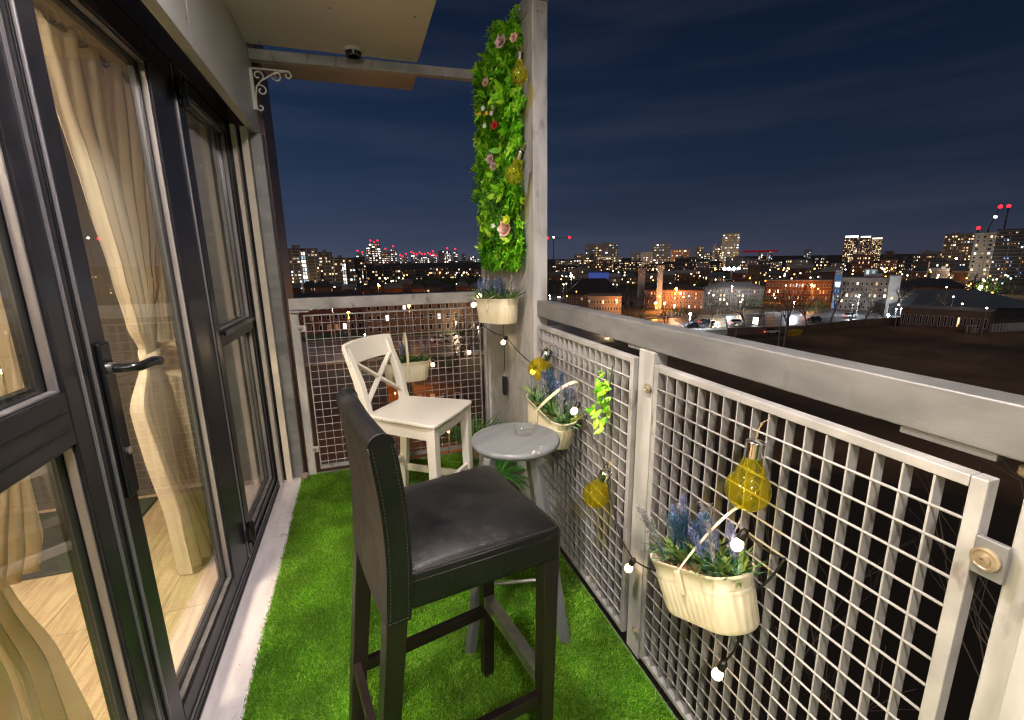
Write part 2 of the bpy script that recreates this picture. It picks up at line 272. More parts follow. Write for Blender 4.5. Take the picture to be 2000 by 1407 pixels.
for n_, c_, s_ in (('win_warm', (1.0, 0.62, 0.30), 4.6), ('win_white', (1.0, 0.86, 0.66), 5.2), ('win_cool', (0.60, 0.84, 1.0), 4.4), ('win_dim', (1.0, 0.52, 0.24), 0.9), ('win_orange', (1.0, 0.36, 0.08), 2.0), ('win_hot', (1.0, 0.94, 0.84), 8.0), ('win_blue', (0.20, 0.45, 1.0), 1.8)): winemit(n_, c_, s_)
# ------------------------------------------------------------ mesh builder
def ident(): return Matrix.Identity(3)
def basis(d, up=Vector((0, 0, 1))):
    d = Vector(d).normalized()
    if abs(d.dot(up)) > 0.98: up = Vector((0, 1, 0))
    x = up.cross(d).normalized(); y = d.cross(x); return x, y, d
class MB:
    def __init__(s): s.v = []; s.f = []
    def add(s, vs, fs):
        n = len(s.v); s.v += [tuple(p) for p in vs]; s.f += [tuple(i+n for i in q) for q in fs]; return s
    def box(s, c, size, M=None):
        c = Vector(c); hx, hy, hz = size[0]/2, size[1]/2, size[2]/2
        vs = [Vector((x, y, z)) for x in (-hx, hx) for y in (-hy, hy) for z in (-hz, hz)]
        if M is not None: vs = [M @ p for p in vs]
        return s.add([p+c for p in vs], [(0, 1, 3, 2), (4, 6, 7, 5), (0, 4, 5, 1), (2, 3, 7, 6), (0, 2, 6, 4), (1, 5, 7, 3)])
    def bb(s, a, b): return s.box([(a[i]+b[i])/2 for i in range(3)], [abs(a[i]-b[i]) for i in range(3)])
    def bar(s, a, b, w, h, w2=None, h2=None, up=Vector((0, 0, 1))):
        a, b = Vector(a), Vector(b); x, y, d = basis(b-a, up); w2 = w2 or w; h2 = h2 or h
        vs = [a+x*i*w/2+y*j*h/2 for i, j in ((-1, -1), (1, -1), (1, 1), (-1, 1))]+[b+x*i*w2/2+y*j*h2/2 for i, j in ((-1, -1), (1, -1), (1, 1), (-1, 1))]
        return s.add(vs, [(3, 2, 1, 0), (4, 5, 6, 7), (0, 1, 5, 4), (1, 2, 6, 5), (2, 3, 7, 6), (3, 0, 4, 7)])
    def tube(s, pts, r, n=8, cap=True):
        pts = [Vector(p) for p in pts]; rs = r if isinstance(r, (list, tuple)) else [r]*len(pts); vs = []; fs = []
        x, y, d = basis(pts[1]-pts[0]); px = x
        for i, p in enumerate(pts):
            t = (pts[min(i+1, len(pts)-1)]-pts[max(i-1, 0)]).normalized(); px = (px-t*px.dot(t)).normalized(); py = t.cross(px)
            vs += [p+(px*math.cos(a)+py*math.sin(a))*rs[i] for a in [2*math.pi*k/n for k in range(n)]]
        for i in range(len(pts)-1):
            for k in range(n): a, b = i*n+k, i*n+(k+1) % n; fs.append((a, b, b+n, a+n))
        if cap: fs.append(tuple(range(n))[::-1]); fs.append(tuple(range(len(vs)-n, len(vs))))
        return s.add(vs, fs)
    def lathe(s, prof, n=24, c=(0, 0, 0), M=None, sx=1, sy=1, cap=True):
        c = Vector(c); vs = []; fs = []
        for r_, z in prof:
            for k in range(n):
                a = 2*math.pi*k/n; p = Vector((r_*math.cos(a)*sx, r_*math.sin(a)*sy, z)); vs.append((M @ p if M is not None else p)+c)
        for i in range(len(prof)-1):
            for k in range(n): a, b = i*n+k, i*n+(k+1) % n; fs.append((a, b, b+n, a+n))
        if cap: fs.append(tuple(range(n))[::-1]); fs.append(tuple(range(len(vs)-n, len(vs))))
        return s.add(vs, fs)
    def ring(s, loops, closed_caps=True):                       # loops: lists of points with equal count
        n = len(loops[0]); vs = [p for l in loops for p in l]; fs = []
        for i in range(len(loops)-1):
            for k in range(n): a, b = i*n+k, i*n+(k+1) % n; fs.append((a, b, b+n, a+n))
        if closed_caps: fs.append(tuple(range(n))[::-1]); fs.append(tuple(range(len(vs)-n, len(vs))))
        return s.add(vs, fs)
    def ball(s, c, r, n=8): 
        return s.lathe([(r*math.sin(math.pi*i/n)+1e-5, -r*math.cos(math.pi*i/n)) for i in range(n+1)], n*2, c, cap=False)
    def mesh(s, name, m=None):
        me = bpy.data.meshes.new(name); me.from_pydata(s.v, [], s.f); me.update()
        if m: me.materials.append(MATS[m])
        return me
    def build(s, name, m, parent=None, smooth=False, bevel=0, seg=2, auto=40, kind=None):
        me = s.mesh(name, m); return link(name, me, parent, smooth, bevel, seg, auto, kind)
def link(name, me, parent=None, smooth=False, bevel=0, seg=2, auto=40, kind=None):
    if smooth:
        if auto and not bevel:
            try: me.shade_smooth(); me.set_sharp_from_angle(angle=R(auto))
            except Exception: pass
        else: me.shade_smooth()
    o = bpy.data.objects.new(name, me); C.objects.link(o)
    if parent: o.parent = parent
    if bevel:
        b = o.modifiers.new('bevel', 'BEVEL'); b.width = bevel; b.segments = seg; b.limit_method = 'ANGLE'; b.angle_limit = R(30)
        b.harden_normals = True; me.shade_smooth()
    if kind: o['kind'] = kind
    return o
def tag(o, label, cat, group=None):
    o['label'] = label; o['category'] = cat
    if group: o['group'] = group
    return o
def thing(name, label, cat, loc=(0, 0, 0), rz=0.0, group=None, rot=None):
    o = bpy.data.objects.new(name, None); C.objects.link(o); o.location = loc; o.rotation_euler = rot if rot else (0, 0, rz); o.empty_display_size = 0.1
    return tag(o, label, cat, group)
def struct(o): o['kind'] = 'structure'; return o
def copy(o, parent=None, mw=None):
    c = o.copy(); C.objects.link(c)
    if parent is not None: c.parent = parent
    for ch in list(o.children): copy(ch, c)
    return c
def inst(me, name, parent, loc=(0, 0, 0), rot=(0, 0, 0), scale=(1, 1, 1)):
    o = bpy.data.objects.new(name, me); C.objects.link(o); o.parent = parent; o.location = loc; o.rotation_euler = rot; o.scale = scale; return o
def instm(me, name, parent, M):
    o = bpy.data.objects.new(name, me); C.objects.link(o); o.parent = parent; o.matrix_basis = M; return o

# ============================================================ BALCONY SHELL
XR, YF = 0.80, 3.0
struct(MB().bb((-0.567, -1.7, -0.16), (0.79, 3.02, -0.002)).build('balcony_floor', 'concrete'))
struct(MB().bb((-0.562, -1.7, -0.001), (-0.44, 3.0, 0.006)).build('floor_edge_strip', 'white_edge', bevel=0.003))
struct(MB().bb((-0.44, -1.7, -0.001), (0.785, 2.985, 0.002)).build('turf_backing', 'turf_base'))
# turf blades
tm_ = MATS['turf']; t = tm_.node_tree; bsdf = t.nodes['Principled BSDF']; src = bsdf.inputs['Base Color'].links[0].from_socket
nz1 = ntex(t, 'ShaderNodeTexNoise', 5.5, 5); mr1 = t.nodes.new('ShaderNodeMapRange'); mr1.inputs['From Min'].default_value = 0.35; mr1.inputs['From Max'].default_value = 0.65; mr1.inputs['To Min'].default_value = 0.55; mr1.inputs['To Max'].default_value = 1.12
vs1 = t.nodes.new('ShaderNodeVectorMath'); vs1.operation = 'SCALE'; t.links.new(nz1.outputs[0], mr1.inputs[0]); t.links.new(src, vs1.inputs[0]); t.links.new(mr1.outputs[0], vs1.inputs['Scale'])
for n_ in t.nodes:
    if n_.type in ('BSDF_PRINCIPLED', 'BSDF_TRANSLUCENT'): t.links.new(vs1.outputs[0], n_.inputs[0])
def turf():
    rs = np.random.RandomState(3); n = 330000
    # more blades where the picture shows them large
    x = rs.uniform(-0.445, 0.775, n); y = 0.35+(2.97-0.35)*rs.uniform(0, 1, n)
    x = np.where(x < -0.43, x+rs.uniform(-0.006, 0.006, n), x)
    h = rs.uniform(0.010, 0.020, n); a = rs.uniform(0, 2*np.pi, n); l = rs.uniform(0.002, 0.014, n); wd = rs.uniform(0.0007, 0.0013, n); wa = rs.uniform(0, 2*np.pi, n)
    comb = np.sin(x*7+y*3)*0.6+np.sin(y*11-x*5)*0.5
    lx = np.cos(a)*l+0.004*np.cos(comb*2); ly = np.sin(a)*l-0.006
    wx, wy = np.cos(wa)*wd, np.sin(wa)*wd; z0 = np.full(n, 0.002)
    V = np.empty((n, 5, 3), np.float32)
    V[:, 0] = np.stack([x-wx, y-wy, z0], 1); V[:, 1] = np.stack([x+wx, y+wy, z0], 1)
    V[:, 2] = np.stack([x+lx*.4+wx*.9, y+ly*.4+wy*.9, z0+h*.6], 1); V[:, 3] = np.stack([x+lx*.4-wx*.9, y+ly*.4-wy*.9, z0+h*.6], 1)
    V[:, 4] = np.stack([x+lx, y+ly, z0+h], 1)
    me = bpy.data.meshes.new('artificial_grass'); me.vertices.add(n*5); me.vertices.foreach_set('co', V.ravel())
    b = (np.arange(n)*5)[:, None]
    loops = np.concatenate([b+[0, 1, 2, 3], b+[3, 2, 4]], 1).astype(np.int32).ravel()
    st = ((np.arange(n)*7)[:, None]+[0, 4]).astype(np.int32).ravel(); tot = np.tile([4, 3], n).astype(np.int32)
    me.loops.add(len(loops)); me.loops.foreach_set('vertex_index', loops)
    me.polygons.add(2*n); me.polygons.foreach_set('loop_start', st); me.polygons.foreach_set('loop_total', tot)
    me.update(calc_edges=True); me.materials.append(MATS['turf'])
    o = bpy.data.objects.new('artificial_grass', me); C.objects.link(o); o['kind'] = 'stuff'; o['label'] = 'bright green artificial grass covering the balcony floor'; o['category'] = 'grass'
turf()

mb = MB(); q = random.Random(2)
for i in range(26):
    mb.box((q.uniform(-0.555, -0.45), q.uniform(0.9, 2.9), 0.0075), (q.uniform(.001, .006), q.uniform(.001, .004), 0.002), Euler((0, 0, q.random()*3)).to_matrix())
o_ = mb.build('debris', 'bark', kind='stuff'); o_['label'] = 'small crumbs and dry bits on the pale floor edge'; o_['category'] = 'debris'
# soffit above, with screws
so = struct(MB().bb((-0.46, -1.7, 2.45), (0.425, 2.94, 2.475)).build('balcony_ceiling', 'soffit', bevel=0.002))
scr = MB(); scr.lathe([(0.006, -0.004), (0.006, 0), (0.003, 0.001)], 10); scr_me = scr.mesh('screw', 'steel'); scr_me.shade_smooth()
for p in ((-0.02, 2.46), (0.35, 2.43), (-0.38, 2.90), (0.37, 2.9), (0.37, 2.0), (-0.02, 1.9), (-0.38, 2.45), (0.37, 1.4)):
    inst(scr_me, 'screw', so, (p[0], p[1], 2.4495))
so2 = tag(MB().bb((-0.44, 3.06, 2.44), (0.44, 3.36, 2.46)).build('soffit_board', 'soffit_warm', bevel=0.002), 'brownish overhang board seen just beyond the cross beam', 'board')
for p in ((0.40, 3.12), (0.40, 3.3), (0.0, 3.2), (-0.3, 3.2)): inst(scr_me, 'screw', so2, (p[0], p[1], 2.4395))
# vent
v = thing('ceiling_vent', 'round black vent with pale collar under the balcony ceiling', 'vent', (0.075, 2.86, 2.45))
MB().lathe([(0.05, 0), (0.05, -0.012), (0.044, -0.016), (0.044, -0.002)], 32, cap=False).build('collar', 'vent_white', v, True)
MB().lathe([(0.046, 0), (0.040, -0.035), (0.030, -0.035), (0.030, -0.006), (0.001, -0.006)], 32, cap=False).build('duct', 'black_gloss', v, True)
# beams
def beamthing(name, a, b, w_, h_, m, label, cat='beam', bevel=0.003):
    return tag(MB().bar(a, b, w_, h_).build(name, m, bevel=bevel), label, cat)
beamthing('cross_beam', (-0.45, 2.985, 2.412), (0.80, 2.985, 2.430), 0.05, 0.052, 'galv', 'grey metal beam crossing above the far railing')
sb_ = beamthing('side_beam', (0.83, -1.7, 2.44), (0.83, 3.02, 2.44), 0.06, 0.075, 'galv', 'grey top beam running along the outer side above the green wall')
# fascia wall above the doors
wl = struct(bpy.data.objects.new('upper_wall', None)); C.objects.link(wl)
for y0, y1 in ((-1.7, 0.2), (0.203, 1.909), (1.912, 3.045)):
    MB().bb((-0.49, y0, 2.03), (-0.45, y1, 2.448)).build('panel', 'cladding', wl, bevel=0.002)
for y, z in ((1.88, 2.10), (1.88, 2.3), (1.93, 2.42), (2.45, 2.42), (2.98, 2.07), (2.98, 2.25), (2.98, 2.4), (2.5, 2.07), (0.3, 2.3)):
    o = inst(scr_me, 'screw', wl, (-0.4495, y, z), (0, R(90), 0))
# scroll bracket
bk = thing('scroll_bracket', 'small white scroll shelf bracket fixed to the upper wall', 'bracket', (-0.447, 2.93, 2.335))
mb = MB(); mb.bar((0.003, 0, 0), (0.003, 0, -0.20), 0.016, 0.006); mb.bar((0, 0, -0.003), (0.19, 0, -0.003), 0.016, 0.006)
mb.build('arm', 'bracket_white', bk, bevel=0.001)
def spiral(cx, cz, r0_, r1_, a0, a1, n=22): return [(cx+(r0_+(r1_-r0_)*i/n)*math.cos(a0+(a1-a0)*i/n), 0, cz+(r0_+(r1_-r0_)*i/n)*math.sin(a0+(a1-a0)*i/n)) for i in range(n+1)]
mb = MB()
for pts in (spiral(0.125, -0.028, 0.026, 0.008, R(200), R(560)), spiral(0.045, -0.105, 0.026, 0.008, R(110), R(-250)), spiral(0.035, -0.035, 0.028, 0.008, R(-60), R(300)),
            [(0.012, 0, -0.185), (0.014, 0, -0.14), (0.022, 0, -0.09), (0.045, 0, -0.06), (0.085, 0, -0.035), (0.12, 0, -0.012), (0.165, 0, -0.004)],
            spiral(0.178, -0.022, 0.020, 0.008, R(100), R(-230)), spiral(0.030, -0.188, 0.018, 0.007, R(170), R(480))):
    mb.tube(pts, 0.0042, 6)
mb.build('scroll', 'bracket_white', bk, True, auto=0)

# window wall frame ------------------------------------------------
fr = thing('door_surround', 'dark aluminium surround framing the glazed doors and side window', 'door frame')
X0 = -0.567
mb = MB(); mb.bb((-0.64, -1.7, 2.055), (-0.575, 2.93, 2.14)); mb.build('head', 'anthracite', fr, bevel=0.003)
MB().bb((-0.64, -1.7, -0.02), (X0, 2.93, 0.035)).build('sill', 'anthracite', fr, bevel=0.004)
MB().bb((-0.574, -1.7, 0.0352), (-0.570, 2.93, 0.042)).build('sill_lip', 'alu', fr)
MB().bb((-0.64, 2.885, 0.036), (-0.572, 2.93, 2.054)).build('jamb', 'anthracite', fr, bevel=0.003)
MB().bb((-0.64, 2.125, 0.036), (-0.572, 2.175, 2.054)).build('mullion', 'anthracite', fr, bevel=0.003)
# jamb strips and corner at the far end
jm = thing('end_jamb', 'cream timber jamb strips and grey corner angle at the far end of the glazing', 'jamb')
MB().bb((-0.571, 2.90, 0.0), (-0.550, 2.97, 2.05)).build('inner_strip', 'cream_jamb', jm, bevel=0.002)
MB().bb((-0.549, 2.955, 0.0), (-0.532, 2.99, 2.05)).build('dark_reveal', 'anthracite', jm, bevel=0.001)
MB().bb((-0.531, 2.93, 0.0), (-0.497, 2.99, 2.05)).build('outer_strip', 'cream_jamb', jm, bevel=0.002)
MB().bb((-0.494, 2.965, 0.0), (-0.435, 3.045, 2.029)).build('corner_angle', 'galv_dark', jm, bevel=0.002)
for z in (0.35, 0.9, 1.5, 1.85): inst(scr_me, 'screw', jm, (-0.47, 2.9645, z), (R(90), 0, 0))
struct(MB().bb((-0.7, 3.046, -3.0), (-0.424, 3.38, 2.9)).build('brown_wall', 'brown_clad', bevel=0.004))
MB().bb((-0.4238, 3.05, 0.70), (-0.4215, 3.37, 0.705)).build('joint_strip', 'gasket', bpy.data.objects['brown_wall'])
tag(MB().lathe([(0.02, -0.022), (0.028, 0), (0.022, 0.016), (0.006, 0.022)], 7).build('stone', 'plaster', smooth=False), 'small beige stone lying at the foot of the far corner', 'stone').location = (-0.425, 2.93, 0.024)

# doors ------------------------------------------------------------
def leaf(name, label, y0, y1, z0, z1, stile, rail, top, beadside=True, transom=None, x=-0.575, mt='anthracite', bottom=None, group=None, cat='door', st2=None):
    o = thing(name, label, cat, (x, y0, 0), group=group); st2 = st2 or stile; bottom = bottom or rail; W = y1-y0; dp = 0.058
    def bx_(n, ya, yb, za, zb, m=mt, dx=0.0, bev=0.003): MB().bb((-dp, ya, za), (dx, yb, zb)).build(n, m, o, bevel=bev)
    bx_('stile', 0, stile, z0, z1); bx_('stile', W-st2, W, z0, z1)
    bx_('top_rail', stile+.0005, W-st2-.0005, z1-top, z1); bx_('bottom_rail', stile+.0005, W-st2-.0005, z0, z0+bottom)
    panes = [(z0+bottom, z1-top)]
    if transom: bx_('mid_rail', stile+.0005, W-st2-.0005, transom[0], transom[1]); panes = [(z0+bottom, transom[0]), (transom[1], z1-top)]
    for za, zb in panes:
        MB().bb((-0.030, stile, za), (-0.026, W-st2, zb)).build('pane', 'pane', o)
        mb = MB(); t = 0.006
        for ya, yb, zc, zd in ((stile, stile+t, za, zb), (W-st2-t, W-st2, za, zb), (stile+t, W-st2-t, za, za+t), (stile+t, W-st2-t, zb-t, zb)):
            mb.bb((-0.0255, ya+.0003, zc+.0003), (-0.008, yb-.0003, zd-.0003))
        mb.build('glazing_bead', 'alu', o, bevel=0.0015)
        mb = MB(); t2 = 0.020
        for ya, yb, zc, zd in ((stile, stile+t2, za, zb), (W-st2-t2, W-st2, za, zb), (stile+t2, W-st2-t2, za, za+t2), (stile+t2, W-st2-t2, zb-t2, zb)):
            mb.bb((-0.050, ya+.0003, zc+.0003), (-0.032, yb-.0003, zd-.0003))
        mb.build('gasket', 'gasket', o)
    return o
# hinged door with handle (right leaf)
dr = leaf('balcony_door', 'tall glazed balcony door with black lever handle and tied curtain behind it', 1.212, 2.122, 0.04, 2.05, 0.088, 0.07, 0.085, st2=0.24)
MB().bb((0.0005, 0.0, 0.045), (0.008, 0.006, 2.045)).build('edge_trim', 'alu', dr, bevel=0.002)
MB().bb((-0.001, 0.889, 0.045), (0.005, 0.894, 2.045)).build('edge_trim', 'alu', dr, bevel=0.002)
hp = MB().bb((0.0, 0.030, 0.79), (0.012, 0.078, 1.17)).build('handle_plate', 'black_gloss', dr, bevel=0.008, seg=3)
mb = MB(); mb.tube([(0.012, 0.055, 1.108), (0.050, 0.057, 1.106), (0.066, 0.066, 1.106), (0.070, 0.085, 1.107), (0.070, 0.13, 1.106), (0.068, 0.165, 1.099), (0.060, 0.185, 1.095)], [0.011, 0.0105, 0.011, 0.011, 0.0115, 0.012, 0.009], 14)
mb.build('lever', 'black_gloss', hp, True, auto=60)
MB().lathe([(0.008, 0), (0.010, 0.006), (0.003, 0.008)], 14, (0.012, 0.054, 0.905), Matrix.Rotation(R(90), 3, 'Y')).build('lock', 'steel', hp, True)
MB().lathe([(0.0145, 0), (0.0145, 0.008)], 20, (0.012, 0.0555, 1.108), Matrix.Rotation(R(90), 3, 'Y')).build('collar', 'steel', hp, True)
for z in (0.15, 1.96):
    mb = MB(); mb.lathe([(0.0125, -0.05), (0.0145, -0.045), (0.0145, 0.045), (0.0125, 0.05)], 16, (0.018, 0.925, z)); mb.bb((0.0, 0.905, z-0.045), (0.012, 0.945, z+0.02)); mb.bb((0.004, 0.88, z-0.02), (0.022, 0.925, z+0.03))
    mb.build('hinge', 'black_gloss', dr, bevel=0.002)
# fixed leaf nearer to us
lf = leaf('glazed_side_door', 'glazed door leaf with a wide middle rail at the left edge', 0.30, 1.204, 0.04, 2.05, 0.09, 0.07, 0.085, transom=(0.985, 1.095))
MB().bb((0.0, 0.87, 0.045), (0.004, 0.876, 2.045)).build('edge_trim', 'alu', lf)
MB().bb((0.0, 0.09, 1.020), (0.002, 0.80, 1.024)).build('groove_strip', 'gasket', lf); MB().bb((0.0, 0.09, 1.058), (0.002, 0.80, 1.062)).build('groove_strip', 'gasket', lf)
leaf('glazed_end_door', 'glazed door leaf beside the camera outside the left edge of view', -0.66, 0.292, 0.04, 2.05, 0.09, 0.07, 0.085, transom=(0.985, 1.095))
# side window beyond the door: top hung sash over fixed light
sw = leaf('side_window', 'narrow side window with dark transom beyond the balcony door', 2.178, 2.882, 0.04, 2.05, 0.05, 0.05, 0.06, transom=(0.985, 1.055), x=-0.580, cat='window')
MB().bar((0.012, 0.06, 1.045), (0.012, 0.66, 1.045), 0.012, 0.018).build('pull_bar', 'black_gloss', sw, bevel=0.002)

# ============================================================ RAILINGS
rail_m = 'galv_dark'
hr = tag(MB().bb((0.80, -1.7, 1.070), (0.86, 2.038, 1.145)).build('handrail', 'galv_dark', bevel=0.004), 'long grey handrail along the outer side, running towards the viewer', 'handrail')
hr2 = tag(MB().bb((-0.408, 2.985, 1.062), (0.779, 3.045, 1.132)).build('handrail', 'galv', bevel=0.004), 'short grey handrail across the far end of the balcony', 'handrail')
def washer(parent, loc, ax='X', r_=0.024):
    M = Matrix.Rotation(R(-90), 3, 'Y') if ax == 'X' else Matrix.Rotation(R(90), 3, 'X')
    MB().lathe([(r_, 0), (r_, 0.004), (r_*0.8, 0.005), (r_*0.72, 0.0035), (r_*0.45, 0.0035), (r_*0.42, 0.007), (r_*0.2, 0.008), (r_*0.15, 0.005)], 24, loc, M).build('bolt', 'wash', parent, True, auto=30)
def postthing(label, x0, x1, y0, y1, z0, z1, m='post_grey', name='railing_post'):
    return tag(MB().bb((x0, y0, z0), (x1, y1, z1)).build(name, m, bevel=0.003), label, 'post')
p2 = postthing('grey railing post between the two outer mesh panels', 0.795, 0.845, 1.098, 1.172, 0.0, 1.068)
p3 = postthing('nearest grey railing post at the right edge, beside the big bolted washer', 0.80, 0.855, 0.235, 0.305, -0.1, 1.068)
MB().bb((0.782, 0.228, -0.1), (0.7995, 0.272, 0.96)).build('flange', 'post_grey', p3, bevel=0.003)
postthing('grey railing post behind the viewer on the outer side', 0.80, 0.855, -0.70, -0.63, 0.0, 1.068)
pf = postthing('slim grey post at the left end of the far railing', -0.408, -0.362, 2.985, 3.03, 0.0, 1.061)
MB().bb((-0.395, 2.96, 1.05), (-0.30, 2.984, 1.06)).build('fixing_plate', 'post_grey', pf, bevel=0.002)
pc = postthing('tall grey corner post rising from the railing past the top of the view', 0.786, 0.856, 2.04, 2.10, -0.1, 2.401, name='corner_post')
for z in (2.36,): 
    for x in (0.81, 0.83): MB().lathe([(0.006, 0), (0.005, 0.002)], 12, (x, 2.0399, z), Matrix.Rotation(R(90), 3, 'X')).build('bolt', 'wash', pc, True)
for y in (0.36, 1.15): MB().bb((0.805, y-0.02, 1.058), (0.85, y+0.1, 1.0695)).build('fixing_plate', 'galv_dark', hr, bevel=0.002)
MB().lathe([(0.010, 0), (0.010, -0.01), (0.006, -0.014)], 12, (0.825, 0.315, 1.058)).build('bolt', 'wash', hr, True)
def panel(label, y0, y1, nb, group='mesh railing panels'):
    """outer side grille in the plane x=0.8: deep flat bars and thin cross rods"""
    o = thing('mesh_panel', label, 'railing panel', (0.788, y0, 0.03), group=group); W = y1-y0; Hh = 1.005
    mb = MB(); mb.bb((0, 0, 0), (0.026, 0.020, Hh)); mb.bb((0, W-0.020, 0), (0.026, W, Hh)); mb.bb((0, 0.0203, 0), (0.026, W-0.0203, 0.016)); mb.bb((0, 0.0203, Hh-0.018), (0.026, W-0.0203, Hh))
    mb.build('frame', 'galv', o, bevel=0.002)
    b = MB().bb((0.001, -0.0016, 0.0165), (0.025, 0.0016, Hh-0.0185)).mesh('vertical_bar', 'galv')
    for i in range(1, nb+1): inst(b, 'vertical_bar', o, (0, 0.018+(W-0.036)*i/(nb+1), 0))
    rd = MB().tube([(0.0025, 0.0185, 0), (0.0025, W-0.0185, 0)], 0.0026, 6).mesh('cross_rod', 'galv'); rd.shade_smooth()
    nr = 19
    for i in range(1, nr+1): inst(rd, 'cross_rod', o, (0, 0, 0.016+(Hh-0.034)*i/(nr+1)))
    return o
pA = panel('grey mesh railing panel between corner post and second post, holding the ivy sprig', 1.190, 2.000, 16)
pB = panel('large grey mesh railing panel at the right, behind the tilted lavender basket', 0.335, 1.085, 16)
washer(pB, (-0.004, -0.016, 0.898), r_=0.0165); MB().bb((-0.003, -0.036, 0.870), (0.006, -0.0005, 0.926)).build('fixing_plate', 'galv_dark', pB, bevel=0.002)
washer(pB, (0.0, 0.775, 0.93), r_=0.014); washer(pB, (0.0, 0.775, 0.08), r_=0.014)
panel('grey mesh railing panel beside the viewer, outside the view', -0.60, 0.205, 16)
# far panel in plane y=3.0
o = thing('mesh_panel', 'fine grey mesh railing panel across the far end behind the white chair', 'railing panel', (-0.335, 2.99, 0.03), group='mesh railing panels')
W, Hh = 1.095, 1.0
mb = MB(); mb.bb((0, 0, 0), (0.006, 0.026, Hh)); mb.bb((W-0.006, 0, 0), (W, 0.026, Hh)); mb.bb((0.0063, 0, 0), (W-0.0063, 0.026, 0.020)); mb.bb((0.0063, 0, Hh-0.007), (W-0.0063, 0.026, Hh)); mb.build('frame', 'galv', o)
b = MB().bb((-0.0015, 0.001, 0.0205), (0.0015, 0.024, Hh-0.0075)).mesh('vertical_bar', 'galv')
for i in range(1, 22): inst(b, 'vertical_bar', o, (W*i/22, 0, 0))
rd = MB().tube([(0.0065, 0.0025, 0), (W-0.0065, 0.0025, 0)], 0.0024, 6).mesh('cross_rod', 'galv')
for i in range(1, 20): inst(rd, 'cross_rod', o, (0, 0, Hh*i/20))
for x, z in ((-0.022, 0.92), (-0.022, 0.14)):
    MB().bb((x-0.018, -0.006, z-0.02), (x+0.0215, 0.004, z+0.02)).build('fixing_plate', 'post_grey', o, bevel=0.002); washer(o, (x, -0.006, z), 'Y', 0.012)
for z in (0.90,): MB().bb((W+.001, 0, z), (W+0.028, 0.02, z+0.06)).build('fixing_plate', 'post_grey', o, bevel=0.002)

# timber screen on the outer side beyond the corner post
scn = thing('side_screen', 'grey textured board screen between the corner post and the far railing', 'screen')
MB().bb((0.803, 2.102, 0.0), (0.83, 2.90, 2.398)).build('board', 'board', scn)
MB().bb((0.785, 2.901, 0.0), (0.835, 2.935, 2.398)).build('edge_post', 'post_grey', scn, bevel=0.003)
MB().bb((0.78, 2.955, 0.0), (0.83, 2.999, 2.398)).build('edge_post', 'post_grey', scn, bevel=0.003)
MB().bb((0.81, 2.936, 0.0), (0.825, 2.954, 2.398)).build('gasket', 'gasket', scn)

# ============================================================ GREEN WALL
def leafmesh(name, L, Wd, m, fold=0.25, curl=0.2, n=4):
    mb = MB(); vs = []; fs = []
    for i in range(n+1):
        s = i/n; wv = Wd*math.sin(math.pi*min(s*0.92+0.04, 1))**0.8; z = curl*L*s*s
        vs += [(-wv/2, L*s, z+fold*wv*0.5), (0, L*s, z), (wv/2, L*s, z+fold*wv*0.5)]
    for i in range(n):
        for k in (0, 1): a = i*3+k; fs.append((a, a+1, a+4, a+3))
    mb.add(vs, fs); me = mb.mesh(name, m); me.shade_smooth(); return me
def leafgeo(mb, p, d, up, L, Wd, n=3, fold=0.3, droop=0.3):
    d = Vector(d).normalized(); up = Vector(up); s = d.cross(up)
    if s.length < 1e-4: s = Vector((1, 0, 0))
    s.normalize(); nn = s.cross(d); vs = []; fs = []; p = Vector(p)
    for i in range(n+1):
        t_ = i/n; wv = Wd*math.sin(math.pi*min(t_*0.9+0.06, 1))**0.8; c = p+d*L*t_-nn*droop*L*t_*t_
        vs += [c-s*wv/2+nn*fold*wv*.5, c, c+s*wv/2+nn*fold*wv*.5]
    for i in range(n):
        for k in (0, 1): a = i*3+k; fs.append((a, a+1, a+4, a+3))
    mb.add(vs, fs)
gw = thing('green_wall_mat', 'tall strip of artificial green leaves and flowers hung on the side screen', 'green wall')
rg = random.Random(11)
GX = 0.795
MB().bb((0.780, 2.20, 1.33), (0.800, 2.93, 2.34)).build('backing', 'stem', gw)
